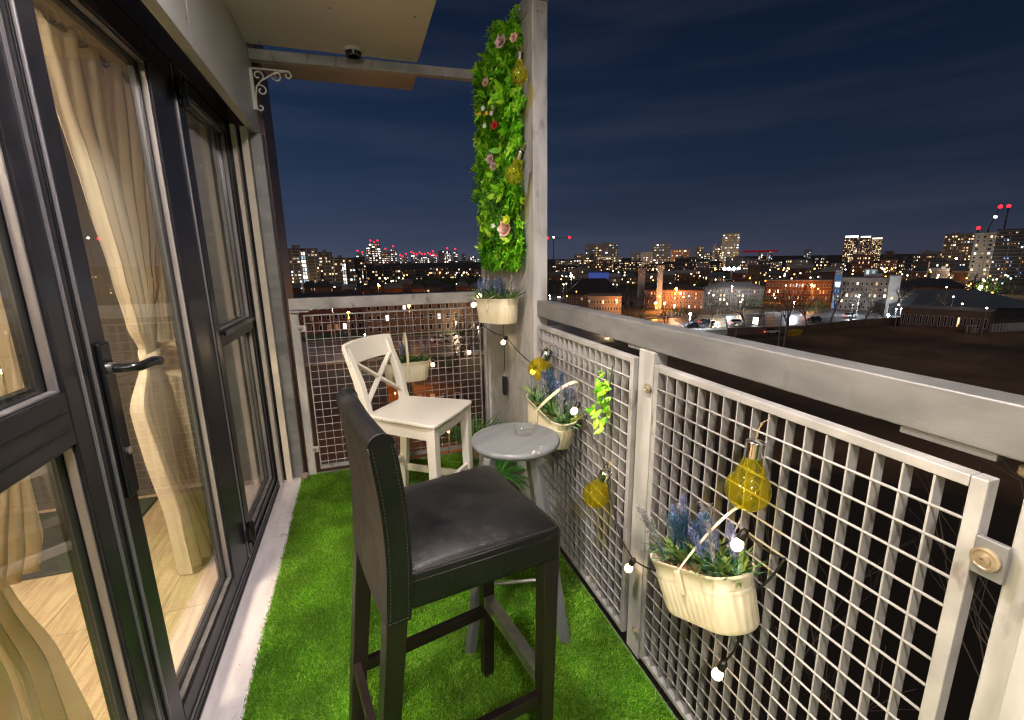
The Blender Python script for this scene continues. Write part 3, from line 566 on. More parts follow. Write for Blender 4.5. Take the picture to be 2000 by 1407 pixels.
# y in 2.17..2.97, z 1.30..2.44 ; patches of differing foliage
def patch(y, z):
    v_ = math.sin(y*9.3+z*5.1)+math.sin(z*8.7-y*4.2+1.3)+0.5*math.sin(z*21+y*13)
    return 0 if v_ > 0.35 else (1 if v_ > -0.7 else 2)
def wall_dir(sp=0.9): return Vector((-1, rg.uniform(-sp, sp), rg.uniform(-sp*0.8, sp))).normalized()
small = MB(); blades = MB()
for i in range(2600):
    y = rg.uniform(2.16, 2.92); z = rg.uniform(1.29, 2.42); k = patch(y, z)
    edge = min(y-2.15, 2.95-y, 0.12)/0.12
    dep = rg.uniform(0.015, 0.062)*(0.55+0.45*edge)
    p = Vector((GX-dep, y, z))
    if k == 0:                                        # boxwood sprig: tight whorls of small leaves
        d = wall_dir(0.7)
        for q in range(4):
            a = q*2.4+rg.random(); t1, t2, _ = basis(d)
            for s_ in (0, 1):
                dd = (d*(0.5+0.6*s_)+(t1*math.cos(a+s_*1.5)+t2*math.sin(a+s_*1.5))).normalized(); leafgeo(small, p-d*0.012*(1-s_), dd, (0, 0, 1), rg.uniform(0.018, 0.027), 0.013, 2)
    elif k == 1 or (k == 2 and i % 4 == 1):
        d = wall_dir(0.8)
        for q in range(5):
            a = q*1.26+rg.random()*0.5; t1, t2, _ = basis(d); dd = (d*0.5+t1*math.cos(a)+t2*math.sin(a)).normalized(); leafgeo(small, p, dd, d, rg.uniform(0.026, 0.040), 0.018, 2)
    elif i % 4 == 0 and 2.3 < y < 2.85 and z < 2.2:
        for q in range(3): d = Vector((-1, rg.uniform(-1, 1), rg.uniform(-0.2, 1.4))); leafgeo(blades, p, d, (0, 1, 0), rg.uniform(0.05, 0.085), 0.005, 3, 0.1, 0.5)
small.build('foliage', 'leaf_box', gw, True, auto=0, kind='stuff'); blades.build('grass_tufts', 'leaf_palm', gw, True, auto=0, kind='stuff')
# 300 large individually placed leaves in rosettes
lm = [leafmesh('leaf', 0.054, 0.028, 'leaf_bright'), leafmesh('leaf', 0.046, 0.026, 'leaf_bright', 0.35, -0.2), leafmesh('leaf', 0.060, 0.026, 'leaf_bright', 0.2, 0.35)]
cnt = 0
while cnt < 295:
    y = rg.uniform(2.17, 2.88); z = rg.uniform(1.32, 2.40)
    if patch(y, z) == 0 and rg.random() < 0.75: continue
    d = wall_dir(0.6); p = Vector((GX-rg.uniform(0.050, 0.080)*(1.0 if y < 2.75 else 0.75), y, z)); t1, t2, _ = basis(d); a0 = rg.random()*6
    for q in range(rg.choice((4, 5, 6))):
        a = a0+q*1.2+rg.uniform(-.2, .2); dd = (d*rg.uniform(0.15, 0.6)+t1*math.cos(a)+t2*math.sin(a)).normalized(); s = dd.cross(d).normalized(); nn = s.cross(dd)
        if nn.dot(d) < 0: nn = -nn; s = -s
        Mx = Matrix((s, dd, nn)).transposed().to_4x4(); Mx.translation = p
        k = rg.uniform(0.75, 1.2); instm(lm[cnt % 3], 'leaf', gw, Mx @ Matrix.Scale(k, 4)); cnt += 1
# the sprigs that escape at the top
mb = MB()
for (cx, cy_) in ((968, 58), (985, 66), (975, 60), (960, 62), (1000, 78), (1012, 84), (935, 155), (940, 140), (932, 200)):
    p0 = onx(cx, cy_, 0.74)
    for q in range(26): leafgeo(mb, p0+Vector((rg.uniform(-.02, .02), rg.uniform(-.035, .035), rg.uniform(-.02, .02))), (rg.uniform(-1, .5), rg.uniform(-1, 1), rg.uniform(-.3, 1)), (0, 0, 1), 0.026, 0.013, 2)
mb.tube([(0.78, 2.3, 2.3), (0.76, 2.42, 2.40), tuple(onx(968, 60, 0.74))], 0.003, 5)
mb.build('loose_sprigs', 'leaf_bright', gw, True, auto=0, kind='stuff')
def flower(parent, loc, r_, m, d=Vector((-0.75, -0.55, 0.1)), layers=4, n=6, label=None):
    mb = MB(); d = d.normalized(); t1, t2, _ = basis(d); loc = Vector(loc)
    for L_ in range(layers):
        rad = r_*(1-0.2*L_); tilt = 0.15+0.38*L_
        for q in range(n):
            a = 2*math.pi*(q+0.5*L_)/n; rv = t1*math.cos(a)+t2*math.sin(a); dd = (rv*math.cos(tilt)+d*math.sin(tilt)).normalized()
            leafgeo(mb, loc+d*0.004*L_, dd, d, rad, rad*0.95, 4, 0.25, -0.45)
    o = mb.build('flower', m, parent, True, auto=0)
    if label: o['label'] = label
    return o
for x, y, r_, m_, lb in ((982, 84, 0.034, 'petal_mauve', 'mauve rose near the top'), (1006, 76, 0.022, 'petal_pink', 'pink bud at the top right'), (951, 163, 0.024, 'petal_pink', 'pink rose at the left'),
                     (960, 312, 0.028, 'petal_mauve', 'upper mauve rose of a pair'), (966, 326, 0.024, 'petal_mauve', 'lower mauve rose of a pair'), (990, 448, 0.044, 'petal_pink', 'large pink rose'), (968, 246, 0.022, 'petal_red', 'red rose')):
    flower(gw, onx(x, y, 0.712), r_, m_, label=lb)
for x, y in ((945, 213), (965, 211), (962, 222), (948, 247), (965, 442)): flower(gw, onx(x, y, 0.708), 0.015, 'petal_white', layers=1, n=5, label='small white star flower')
for x, y in ((938, 224), (952, 222)): flower(gw, onx(x, y, 0.708), 0.014, 'petal_yellow', layers=1, n=5, label='small yellow star flower')
flower(gw, onx(992, 430, 0.705), 0.026, 'petal_lime', layers=2, n=5, label='lime leaves around the large rose')

# ============================================================ HANGING PLANTERS
def lavspike(m, L=0.11, r_=0.009, seed=0):
    q = random.Random(seed); mb = MB()
    for i in range(230):
        t_ = i/230; z = L*t_; rr_ = r_*(0.45+0.75*math.sin(math.pi*min(t_*0.85+0.12, 1)))
        a = q.random()*6.28; d = Vector((math.cos(a), math.sin(a), 0.9)); leafgeo(mb, (0, 0, z), d, (0, 0, 1), rr_*1.7, 0.0045, 1, 0.2, 0)
    me = mb.mesh('lavender_spike', m); me.shade_smooth(); return me
SPK = [lavspike('lav_blue', 0.095, 0.0105, 1), lavspike('lav_teal', 0.085, 0.012, 2), lavspike('lav_pale', 0.10, 0.0095, 3), lavspike('lav_blue', 0.08, 0.0095, 4)]
def stadium(L, Wd, z, n=20, dx=0):
    n *= 2; hl = max((L-Wd)/2, 0.001); r_ = Wd/2; P = 4*hl+2*math.pi*r_; pts = []
    for k in range(n):
        t = P*k/n
        if t < 2*hl: pts.append(Vector((-hl+t, -r_, z)))
        elif t < 2*hl+math.pi*r_: a = -math.pi/2+(t-2*hl)/r_; pts.append(Vector((hl+r_*math.cos(a), r_*math.sin(a), z)))
        elif t < 4*hl+math.pi*r_: pts.append(Vector((hl-(t-2*hl-math.pi*r_), r_, z)))
        else: a = math.pi/2+(t-4*hl-math.pi*r_)/r_; pts.append(Vector((-hl+r_*math.cos(a), r_*math.sin(a), z)))
    return pts
def planter(label, loc, rot, L=0.315, Wd=0.135, Hh=0.125, seed=1, nsp=16, handle=True, leafk=1.0, spikeh=1.0, hdir=None, hw=0.014, hh=0.19, spk=1.0):
    """oval cream tin tub; its own X axis is the long one"""
    o = thing('hanging_planter', label, 'planter', loc, group='cream lavender planters hung on the balcony', rot=rot); q = random.Random(seed)
    mb = MB(); lp = []; n = 72
    def loop(kL, kz, rib=0.0, inn=0.0):
        base = stadium(L*kL-2*inn, Wd*(0.4+kL*0.6)-2*inn, kz, 72); c = []
        for i, p in enumerate(base):
            hl_ = (L-Wd)/2; d = Vector((p.x-max(-hl_, min(hl_, p.x)), p.y, 0)).normalized(); c.append(p+d*(rib*(0, .7, 1, .7)[i % 4]))
        return c
    prof = [(0.82, 0.0, 0), (0.835, 0.003, 0.0), (0.845, 0.01, 0.0022), (0.905, 0.078, 0.0022), (0.91, 0.083, 0), (0.915, 0.085, 0), (0.915, 0.091, 0), (0.905, 0.093, 0), (0.975, 0.121, 0), (1.0, 0.122, 0), (1.0, 0.127, 0)]
    lp = [loop(k, z*Hh/0.125, rb) for k, z, rb in prof]+[loop(0.98, 0.127*Hh/0.125, 0, 0.002), loop(0.92, 0.09*Hh/0.125, 0, 0.002), loop(0.80, 0.03*Hh/0.125, 0, 0.002)]
    mb.ring(lp); mb.build('tub', 'cream_tin', o, True, auto=50)
    # bark chips
    mb = MB(); zt = 0.100*Hh/0.125
    mb.ring([stadium(L*0.92, Wd*0.90, zt-0.004, 20)], False); mb.f.append(tuple(range(40)))
    for i in range(420):
        x = q.uniform(-L*0.40, L*0.40); y = q.uniform(-Wd*0.34, Wd*0.34)
        if abs(x) > L*0.32 and abs(y) > Wd*0.22: continue
        Mx = Euler((q.random()*3, q.random()*3, q.random()*3)).to_matrix(); mb.box((x, y, zt+q.uniform(0, 0.008)), (q.uniform(.006, .014), q.uniform(.004, .009), q.uniform(.002, .005)), Mx)
    mb.build('bark_chips', 'bark', o, kind='stuff')
    if handle:
        pts = []; hv = Vector((0, 0, 1))
        if hdir is not None: hv = (Euler(rot).to_matrix().inverted() @ Vector(hdir)).normalized()
        for i in range(25):
            a = math.pi*i/24; pts.append(Vector((0.0, math.cos(a)*Wd*0.53, zt+0.02))+hv*(math.sin(a)*hh))
        hm = MB(); hl = []
        for i, p in enumerate(pts):
            a = math.pi*i/24; nrm = (Vector((0, math.cos(a), 0))+hv*math.sin(a)).normalized(); wv = Vector((hw/2, 0, 0)); wv = (wv-nrm*wv.dot(nrm)).normalized()*hw/2; p = Vector(p); hl.append([p-wv-nrm*.001, p+wv-nrm*.001, p+wv+nrm*.001, p-wv+nrm*.001])
        hm.ring(hl); hm.build('handle', 'cream_tin', o, True, auto=30)
        MB().bb((-0.008, -Wd*0.53-.004, zt-0.03), (0.008, -Wd*0.53+.0005, zt+0.022)).build('handle_lug', 'cream_tin', o, bevel=0.001)
    # leaf rosettes and lavender
    fb = MB(); stm = MB()
    for i in range(13):
        x = -L*0.40+L*0.80*(i+q.uniform(-.3, .3))/12; y = q.uniform(-Wd*.12, Wd*.26); nb = 18
        for j in range(nb):
            a = q.random()*6.28; el = q.uniform(0.6, 2.0); d = Vector((math.cos(a), math.sin(a), el)); leafgeo(fb, (x, y, zt), d, (0, 0, 1), q.uniform(0.045, 0.100)*leafk, q.uniform(0.006, 0.0115), 4, 0.2, 0.35)
    fb.build('foliage', 'leaf_lav', o, True, auto=0, kind='stuff')
    for i in range(nsp):
        x = q.uniform(-L*0.42, L*0.40); y = q.uniform(-Wd*.30, Wd*.30); lean = Vector((q.gauss(0, 0.16)+x*0.5, q.gauss(0, 0.16), 1)).normalized(); hs = q.uniform(0.05, 0.105)*spikeh
        b0 = Vector((x, y, zt)); b1 = b0+lean*hs; stm.tube([b0, (b0+b1)/2, b1+lean*0.07], 0.0014, 4)
        t1, t2, d = basis(lean); Mx = Matrix((t1, t2, d)).transposed().to_4x4(); Mx.translation = b1
        instm(SPK[(0, 1, 2, 1, 3, 2)[i % 6]], 'lavender_spike', o, Mx @ Matrix.Scale(q.uniform(0.75, 1.05), 4))
    stm.build('stems', 'lav_stem', o, kind='stuff')
    return o
def orient(a, b):                                          # long axis from a to b, tub upright as far as the tilt allows
    x = (Vector(b)-Vector(a)).normalized(); y = Vector((0, 0, 1)).cross(x).normalized(); z = x.cross(y); return Matrix((x, y, z)).transposed().to_euler()
a, b = Vector((0.705, 0.905, 0.572)), Vector((0.738, 0.655, 0.672)); e = orient(a, b)
mid = (a+b)/2; up = e.to_matrix() @ Vector((0, 0, 1))
planter('tilted cream tin planter of blue lavender hanging on the mesh nearest the viewer', mid-up*0.125, e, seed=5, L=0.280, Wd=0.13, nsp=24, spikeh=0.72, hdir=(0.42, -0.25, 1), hw=0.006, hh=0.175)
a, b = Vector((0.690, 1.80, 0.772)), Vector((0.715, 1.475, 0.722)); e = orient(a, b); mid = (a+b)/2; up = e.to_matrix() @ Vector((0, 0, 1))
planter('cream tin lavender planter on the mesh just above the grey stool', mid-up*0.125, e, seed=8, L=0.315, Wd=0.12, nsp=20, hdir=(0.35, -0.55, 0.75), hh=0.17)
a, b = Vector((0.615, 2.42, 1.135)), Vector((0.725, 2.14, 1.148)); e = orient(a, b); mid = (a+b)/2; up = e.to_matrix() @ Vector((0, 0, 1))
planter('cream tin lavender planter hanging under the green leaf wall', mid-up*0.125, e, seed=12, L=0.30, Wd=0.12, nsp=22, spikeh=0.5, leafk=1.35, hdir=(0.85, -0.2, 0.5), hh=0.12, hw=0.008)
planter('cream tin lavender planter on the far mesh behind the white chair', (0.245, 2.905, 0.59), (0, 0, R(4)), seed=21, L=0.31, Wd=0.13, nsp=13, spikeh=0.8)

# ivy sprig on mesh
iv = thing('ivy_sprig', 'small bright green leafy sprig threaded through the outer mesh', 'ivy', (0.775, 1.31, 0.78)); q = random.Random(4)
MB().tube([(0, -0.02, 0.21), (0.004, 0.0, 0.14), (-0.006, 0.0, 0.07), (0, 0.02, 0.0)], 0.002, 5).build('vine', 'stem', iv)
ivm = [leafmesh('leaf', 0.042, 0.024, 'leaf_bright', 0.25, 0.3), leafmesh('leaf', 0.05, 0.022, 'leaf_bright', 0.3, -0.25)]
for i in range(46):
    z = q.uniform(-0.01, 0.15) if i > 5 else q.uniform(0.15, 0.20); yv = q.uniform(-0.03, 0.05)*(1 if z < 0.15 else 0.3); d = Vector((q.uniform(-1, 0.1), q.uniform(-1, 1), q.uniform(-1, 0.6))).normalized(); t1, t2, dd = basis(d, Vector((-0.8, -0.5, 0.4)).normalized())
    Mx = Matrix((t1, dd, t1.cross(dd))).transposed().to_4x4(); Mx.translation = (q.uniform(-0.03, 0.0), yv, z); instm(ivm[i % 2], 'leaf', iv, Mx @ Matrix.Scale(q.uniform(0.6, 0.95)*(1 if z < 0.15 else 0.5), 4))

# ============================================================ GREEN GLASS BULBS
def bulb(label, top, bot, seed=0):
    top = Vector(top); bot = Vector(bot); Lh = (top-bot).length; k = Lh/0.165
    x, y, d = basis(top-bot); Mx = Matrix((x, y, d)).transposed()
    o = thing('glass_bulb_lantern', label, 'bulb lantern', bot, group='lime glass bulb lanterns', rot=Mx.to_euler())
    R_ = 0.047*k; prof = []
    for i in range(13): a = -math.pi/2+math.pi*0.78*i/12; prof.append((R_*math.cos(a)+1e-5, R_+R_*math.sin(a)))
    r1, z1 = prof[-1]; 
    for i in range(1, 7): t_ = i/6; s_ = t_*t_*(3-2*t_); prof.append((r1+(0.0185*k-r1)*s_, z1+(0.125*k-z1)*t_))
    MB().lathe(prof, 36, cap=False).build('glass', 'lime_glass', o, True, auto=0)
    cp = []
    for i in range(15): cp.append(((0.0185+0.0012*(i % 2))*k, (0.124+0.0026*i)*k))
    cp += [(0.013*k, 0.163*k), (0.004*k, 0.167*k)]
    MB().lathe([(0.017*k, 0.122*k)]+cp, 28).build('screw_cap', 'chrome', o, True, auto=60)
    q = random.Random(seed); mb = MB()
    for j in range(3):
        pts = [(math.cos(j*2+t_*5)*R_*0.55*math.sin(math.pi*t_)**.6, math.sin(j*2+t_*5)*R_*0.5*math.sin(math.pi*t_)**.6, (0.13-0.11*t_)*k) for t_ in [i/16 for i in range(17)]]; mb.tube(pts, 0.0005, 4)
    mb.build('led_wire', 'led', o)
    mb = MB(); mb.tube([(0.0, 0, 0.165*k), (0.006, 0.004, 0.185*k), (0.012, 0.0, 0.200*k)], 0.001, 5); mb.tube([(0, 0, 0.165*k), (-0.012, 0.002, 0.185*k), (-0.02, 0, 0.192*k)], 0.001, 5); mb.tube([(0.0, 0, 0.165*k), (0.02, 0.012, 0.195*k), (0.03, 0.0, 0.210*k)], 0.001, 5)
    mb.build('twine', 'twine', o)
    return o
bulb('large lime glass bulb on the near mesh above the tilted lavender basket', (0.745, 0.674, 0.972), (0.735, 0.676, 0.815), 1)
bulb('lime glass bulb hanging low on the mesh beside the middle railing post', (0.755, 1.272, 0.625), (0.735, 1.335, 0.470), 2)
bulb('lime glass bulb half hidden behind lavender above the grey stool', (0.745, 1.765, 0.955), (0.735, 1.885, 0.815), 3)
bulb('topmost lime glass bulb hanging on the green wall', tuple(onx(1016, 103, 0.705)), tuple(onx(1013, 166, 0.690)), 4)
bulb('tilted lime glass bulb halfway down the green wall', tuple(onx(1019, 293, 0.700)), tuple(onx(1019, 293, 0.700)+Vector((-0.025, 0.075, -0.125))), 5)

# ============================================================ STRING LIGHTS
sl = thing('string_lights', 'string of round warm bulbs on black cable looped along the railings', 'string lights')
def sag(a, b, s, n=10):
    a, b = Vector(a), Vector(b); return [a.lerp(b, i/n)-Vector((0, 0, s*4*(i/n)*(1-i/n))) for i in range(n+1)]
K = [Vector((-0.05, 2.965, 0.80)), Vector((0.17, 2.965, 0.76)), Vector((0.42, 2.960, 0.70)), Vector((0.667, 2.955, 0.765)), Vector((0.745, 2.90, 0.93)), Vector((0.76, 2.78, 1.10)), Vector((0.60, 2.44, 1.15)),
     Vector((0.62, 2.36, 0.99)), Vector((0.775, 2.449, 0.905)), Vector((0.765, 1.962, 0.840)), Vector((0.755, 1.49, 0.80)), Vector((0.775, 1.33, 0.63)), Vector((0.765, 1.20, 0.43)), Vector((0.768, 1.111, 0.385)), Vector((0.778, 0.97, 0.44)), Vector((0.77, 0.70, 0.74)), Vector((0.772, 0.60, 0.74)), Vector((0.78, 0.66, 0.62)), Vector((0.775, 0.70, 0.42)), Vector((0.765, 0.715, 0.375))]
sg = [.03, .02, .02, .01, .01, .0, .0, .01, .015, .02, .01, .01, .008, .01, .01, .01, .01, .01, .0]
pts = [K[0]]
for i in range(len(K)-1): pts += sag(K[i], K[i+1], sg[i], 7)[1:]
MB().tube(pts, 0.0027, 6).build('cable', 'cable', sl, True, auto=0)
def fbulb(p, d=(0, 0, -1)):
    p = Vector(p); x, y, z = basis(d); Mx = Matrix((x, y, z)).transposed()
    s_ = MB().lathe([(0.004, -0.006), (0.0085, 0.0), (0.0095, 0.004), (0.0095, 0.020), (0.008, 0.022)], 14, p, Mx).build('socket', 'socket', sl, True)
    MB().lathe([(0.0001, 0.018), (0.006, 0.02), (0.0115, 0.027), (0.0135, 0.035), (0.0122, 0.043), (0.007, 0.0485), (0.0001, 0.0505)], 18, p, Mx, cap=False).build('bulb', 'festoon', s_, True, auto=0)
fbulb(K[2]); fbulb(K[3]); fbulb((0.64, 2.46, 1.16), (-0.5, -0.6, -0.3)); fbulb((0.61, 2.43, 1.12), (-0.6, -0.2, -0.4)); fbulb(K[8], (-0.6, 0.1, -0.9)); fbulb(K[9], (-0.3, 0.5, -0.8)); fbulb(K[10], (-0.6, -0.2, -0.6)); fbulb(K[11]+Vector((-.005, -.03, 0)), (-0.3, -0.4, -0.9))
fbulb(K[13], (-0.4, 0.2, -1)); fbulb(K[15]+Vector((0, 0.0, 0.0)), (-0.5, 0.0, -0.8)); fbulb(K[19], (-0.4, 0.1, -0.9)); fbulb(K[1], (0, -0.3, -1))
bx = thing('battery_box', 'black battery box dangling on a wire in front of the side screen', 'battery box', (0.775, 2.50, 0.60))
MB().bb((-0.012, -0.020, -0.05), (0.010, 0.020, 0.06)).build('case', 'socket', bx, bevel=0.003)
MB().lathe([(0.010, 0), (0.012, 0.02), (0.007, 0.03)], 14, (0, 0, 0.061)).build('clear_cap', 'ash_glass', bx, True)
MB().tube([(0, 0, 0.085), (0.0, 0.0, 0.3), (-0.01, -0.02, 0.52)], 0.0022, 6).build('wire', 'cable', bx)

# ============================================================ BLACK BAR CHAIR
def curved_slab(prof_fn, nh, nw, w0, w1):
    pass
CA = R(10.7)
bc = thing('bar_chair', 'black leather bar chair with dark wooden legs in the foreground', 'chair', (-0.030, 0.985, 0), CA)
# local: +x = forward (towards the railing), y = width.  back plane at x=0
WB, WF = 0.355, 0.392
sx0, sx1 = 0.035, 0.405; st_, sbz = 0.745, 0.640
mb = MB()
def seat_pt(u_, v_, top):
    hw = (WB+(WF-WB)*u_)/2; x = sx0+(sx1-sx0)*u_; y = hw*v_
    crown = (0.020*(1-v_**4)*(1-(2*u_-1)**4)) if top else 0.0
    return Vector((x, y, (st_-0.012+crown) if top else sbz+0.012*math.sin(math.pi*u_)*0))
nu, nv = 12, 12; V_ = []; idx = {}
for s_, top in ((0, True), (1, False)):
    for i in range(nu+1):
        for j in range(nv+1): idx[(s_, i, j)] = len(V_); V_.append(seat_pt(i/nu, 2*j/nv-1, top))
F_ = []
for i in range(nu):
    for j in range(nv):
        F_.append((idx[0, i, j], idx[0, i+1, j], idx[0, i+1, j+1], idx[0, i, j+1])); F_.append((idx[1, i, j], idx[1, i, j+1], idx[1, i+1, j+1], idx[1, i+1, j]))
for i in range(nu): F_.append((idx[0, i, 0], idx[1, i, 0], idx[1, i+1, 0], idx[0, i+1, 0])); F_.append((idx[0, i, nv], idx[0, i+1, nv], idx[1, i+1, nv], idx[1, i, nv]))
for j in range(nv): F_.append((idx[0, 0, j], idx[0, 0, j+1], idx[1, 0, j+1], idx[1, 0, j])); F_.append((idx[0, nu, j], idx[1, nu, j], idx[1, nu, j+1], idx[0, nu, j+1]))
mb.add(V_, F_); seat = mb.build('seat', 'leather', bc, bevel=0.018, seg=5)
def seam(pts, parent, r_=0.0018, dash=True, off=None):
    sm = MB(); sm.tube(pts, 0.0016, 6); sm.build('piping', 'leather', parent, True, auto=0)
    if dash:
        dm_ = MB(); tot = 0
        for a, b in zip(pts[:-1], pts[1:]):
            a, b = Vector(a), Vector(b); L = (b-a).length; n = max(1, int(L/0.0065)); 
            for i in range(n): p = a.lerp(b, (i+.25)/n); p2 = a.lerp(b, (i+.7)/n); dm_.bar(p+Vector(off), p2+Vector(off), 0.0011, 0.0009)
        s_ = dm_.build('stitching', 'stitch', parent); s_['kind'] = 'stuff'
# seams along the front/side top edges of the seat
hwb, hwf = WB/2, WF/2
def eoff(z, k=0.0): return [(sx0+0.01, -hwb+k, z), (sx1-0.022, -hwf+k+0.001, z), (sx1-0.006+k*0, -hwf+0.012+k, z), (sx1-k, -hwf+0.03, z), (sx1-k, hwf-0.03, z), (sx1-0.006, hwf-0.012-k, z), (sx1-0.022, hwf-k, z), (sx0+0.01, hwb-k, z)]
seam(eoff(st_-0.020, 0.0015), seat, off=(0, 0, 0.008)); seam(eoff(st_-0.034, -0.0002), seat, dash=False, off=(0, 0, 0))
# backrest: leaning slab with rounded top edge, following a gentle curve
def back_c(z):                                                # centre-line x at height z
    t_ = (z-0.62)/0.44; return 0.020-0.012*t_+0.020*math.sin(math.pi*min(max(t_, 0), 1))*0.8-0.004
TH = 0.050; lo = []; nz_ = 26; zt_, zb_ = 1.034, 0.628
def bl(z, th, hw):
    n = 9; L_ = []; cx_ = back_c(z)
    for j in range(n): v_ = -1+2*j/(n-1); L_.append(Vector((cx_+th/2-0.012*(1-v_*v_)*0.5, hw*v_, z)))
    for j in range(n): v_ = 1-2*j/(n-1); L_.append(Vector((cx_-th/2-0.010*(1-v_*v_)*0.5, hw*v_, z)))
    return L_
for i in range(nz_+1):
    z = zb_+(zt_-TH*0.5-zb_)*i/nz_; lo.append(bl(z, TH, WB/2+0.001))
for i in range(1, 9):
    a = math.pi/2*i/8; z = zt_-TH*0.5+TH*0.5*math.sin(a); lo.append(bl(z, max(TH*math.cos(a), 0.002), WB/2+0.001-0.004*(1-math.cos(a))))
mb = MB(); mb.ring(lo); bk_ = mb.build('backrest', 'leather', bc, bevel=0.004, seg=2)
for sy in (-1, 1):
    hw = WB/2+0.001
    for sx_ in (-1, 1):
        pts = [(back_c(z)+sx_*(TH/2-0.001), sy*(hw+0.0003), z) for z in [zb_+0.012+(zt_-0.034-zb_)*i/16 for i in range(17)]]
        seam(pts, bk_, off=(-sx_*0.006, sy*0.0010, 0))
    pts = [(back_c(zt_-TH*.5)+TH/2*math.cos(a), sy*(hw-0.001), zt_-TH*0.5+TH/2*math.sin(a)) for a in [math.pi*i/10 for i in range(11)]]
    sm = MB(); sm.tube(pts, 0.0016, 6); sm.build('piping', 'leather', bk_, True, auto=0)
    seam([(back_c(zb_)-TH/2+0.004, sy*(hw+.0006), zb_+0.006), (back_c(zb_)+TH/2-0.004, sy*(hw+.0006), zb_+0.006)], bk_, off=(0, sy*0.0008, 0.002))
# legs
def bar_leg(a, b, w0_, w1_, nm='leg', m='black_wood', par=bc): return MB().bar(a, b, w0_, w0_, w1_, w1_, up=Vector((0, 1, 0))).build(nm, m, par, bevel=0.003)
for s in (-1, 1):
    bar_leg((0.016, s*(WB/2-0.024), 0.640), (-0.060, s*(WB/2-0.022), 0.0), 0.044, 0.036)
    bar_leg((sx1-0.027, s*(WF/2-0.026), 0.650), (sx1-0.040, s*(WF/2-0.028), 0.0), 0.042, 0.034)
    MB().bar((-0.033, s*(WB/2-0.022), 0.245), (sx1-0.036, s*(WF/2-0.028), 0.245), 0.020, 0.034).build('side_stretcher', 'black_wood', bc, bevel=0.002)
MB().bar((sx1-0.038, -(WF/2-0.043), 0.290), (sx1-0.038, WF/2-0.043, 0.290), 0.024, 0.034).build('front_stretcher', 'black_wood', bc, bevel=0.002)
fp = MB().bb((sx1-0.052, -(WF/2-0.047), 0.3072), (sx1-0.022, WF/2-0.047, 0.3095)).build('foot_plate', 'steel', bc, bevel=0.001)
MB().bb((sx1-0.0535, -(WF/2-0.047), 0.275), (sx1-0.0515, WF/2-0.047, 0.309)).build('foot_plate', 'steel', bc)
for y in (-0.10, 0.0, 0.10): inst(scr_me, 'screw', bc, (sx1-0.0525, y, 0.292), (0, R(-90), 0))
MB().bar((-0.036, -(WB/2-0.04), 0.262), (-0.036, WB/2-0.04, 0.262), 0.020, 0.034).build('rear_stretcher', 'black_wood', bc, bevel=0.002)

# ============================================================ WHITE BAR CHAIR
# world corners of the seat at z=0.63
A = Vector((0.285, 1.884, 0)); B = Vector((0.490, 2.225, 0)); Cc = Vector((-0.002, 2.159, 0)); D = Vector((0.170, 2.439, 0))
fc, bcn = (A+B)/2, (Cc+D)/2; fwd = (fc-bcn).normalized(); wa = math.atan2(fwd.y, fwd.x)
wc = thing('bar_chair', 'cream white wooden bar chair with cross back by the far railing', 'chair', (bcn.x, bcn.y, 0), wa)
Ld = (fc-bcn).length; hb, hf = 0.168, 0.200; ZS = 0.63
mb = MB(); top = []; bot = []
outline = []
def rc(cx_, cy2, r_, a0, a1, n=6): return [(cx_+r_*math.cos(a0+(a1-a0)*i/n), cy2+r_*math.sin(a0+(a1-a0)*i/n)) for i in range(n+1)]
outline = [(0.0, -hb)]+rc(Ld-0.03, -hf+0.03, 0.03, R(-90), 0)+[(Ld+0.006, 0)]+rc(Ld-0.03, hf-0.03, 0.03, 0, R(90))+[(0.0, hb)]
loops = [[Vector((x, y, z)) for x, y in outline] for z in (ZS-0.018, ZS)]; mb.ring(loops)
ws = mb.build('seat', 'white_paint', wc, bevel=0.006, seg=4)
for s in (-1, 1):
    MB().bar((Ld-0.033, s*(hf-0.034), ZS-0.019), (Ld-0.028, s*(hf-0.030), 0.0), 0.046, 0.046, 0.034, 0.034, up=Vector((0, 1, 0))).build('leg', 'white_paint', wc, bevel=0.003)
    # rear leg + back post in one bent board
    xs = [(-0.050, 0.0), (-0.016, 0.35), (-0.002, ZS), (-0.030, 0.78), (-0.090, 0.945)]; lps = []
    for (x, z), wx in zip(xs, (0.034, 0.042, 0.046, 0.040, 0.026)):
        y0 = s*(hb+0.002+0.004*(z > 0.7)); lps.append([Vector((x-wx/2, y0-s*0.034, z)), Vector((x+wx/2, y0-s*0.034, z)), Vector((x+wx/2, y0, z)), Vector((x-wx/2, y0, z))])
    if s < 0: lps = [l[::-1] for l in lps]
    mb = MB(); mb.ring(lps); mb.build('leg', 'white_paint', wc, bevel=0.003)
    MB().bar((0.015, s*(hb-0.020), ZS-0.052), (Ld-0.05, s*(hf-0.028), ZS-0.052), 0.020, 0.064).build('apron', 'white_paint', wc, bevel=0.002)
    MB().bar((-0.018, s*(hb-0.018), 0.22), (Ld-0.03, s*(hf-0.032), 0.22), 0.018, 0.036).build('stretcher', 'white_paint', wc, bevel=0.002)
MB().bb((Ld-0.045, -(hf-0.058), ZS-0.084), (Ld-0.025, hf-0.058, ZS-0.0185)).build('apron', 'white_paint', wc, bevel=0.002)
MB().bb((-0.01, -(hb-0.033), ZS-0.084), (0.01, hb-0.033, ZS-0.0185)).build('apron', 'white_paint', wc, bevel=0.002)
MB().bb((Ld-0.040, -(hf-0.05), 0.26), (Ld-0.022, hf-0.05, 0.296)).build('stretcher', 'white_paint', wc, bevel=0.002)
MB().bb((-0.035, -(hb-0.033), 0.26), (-0.017, hb-0.033, 0.296)).build('stretcher', 'white_paint', wc, bevel=0.002)
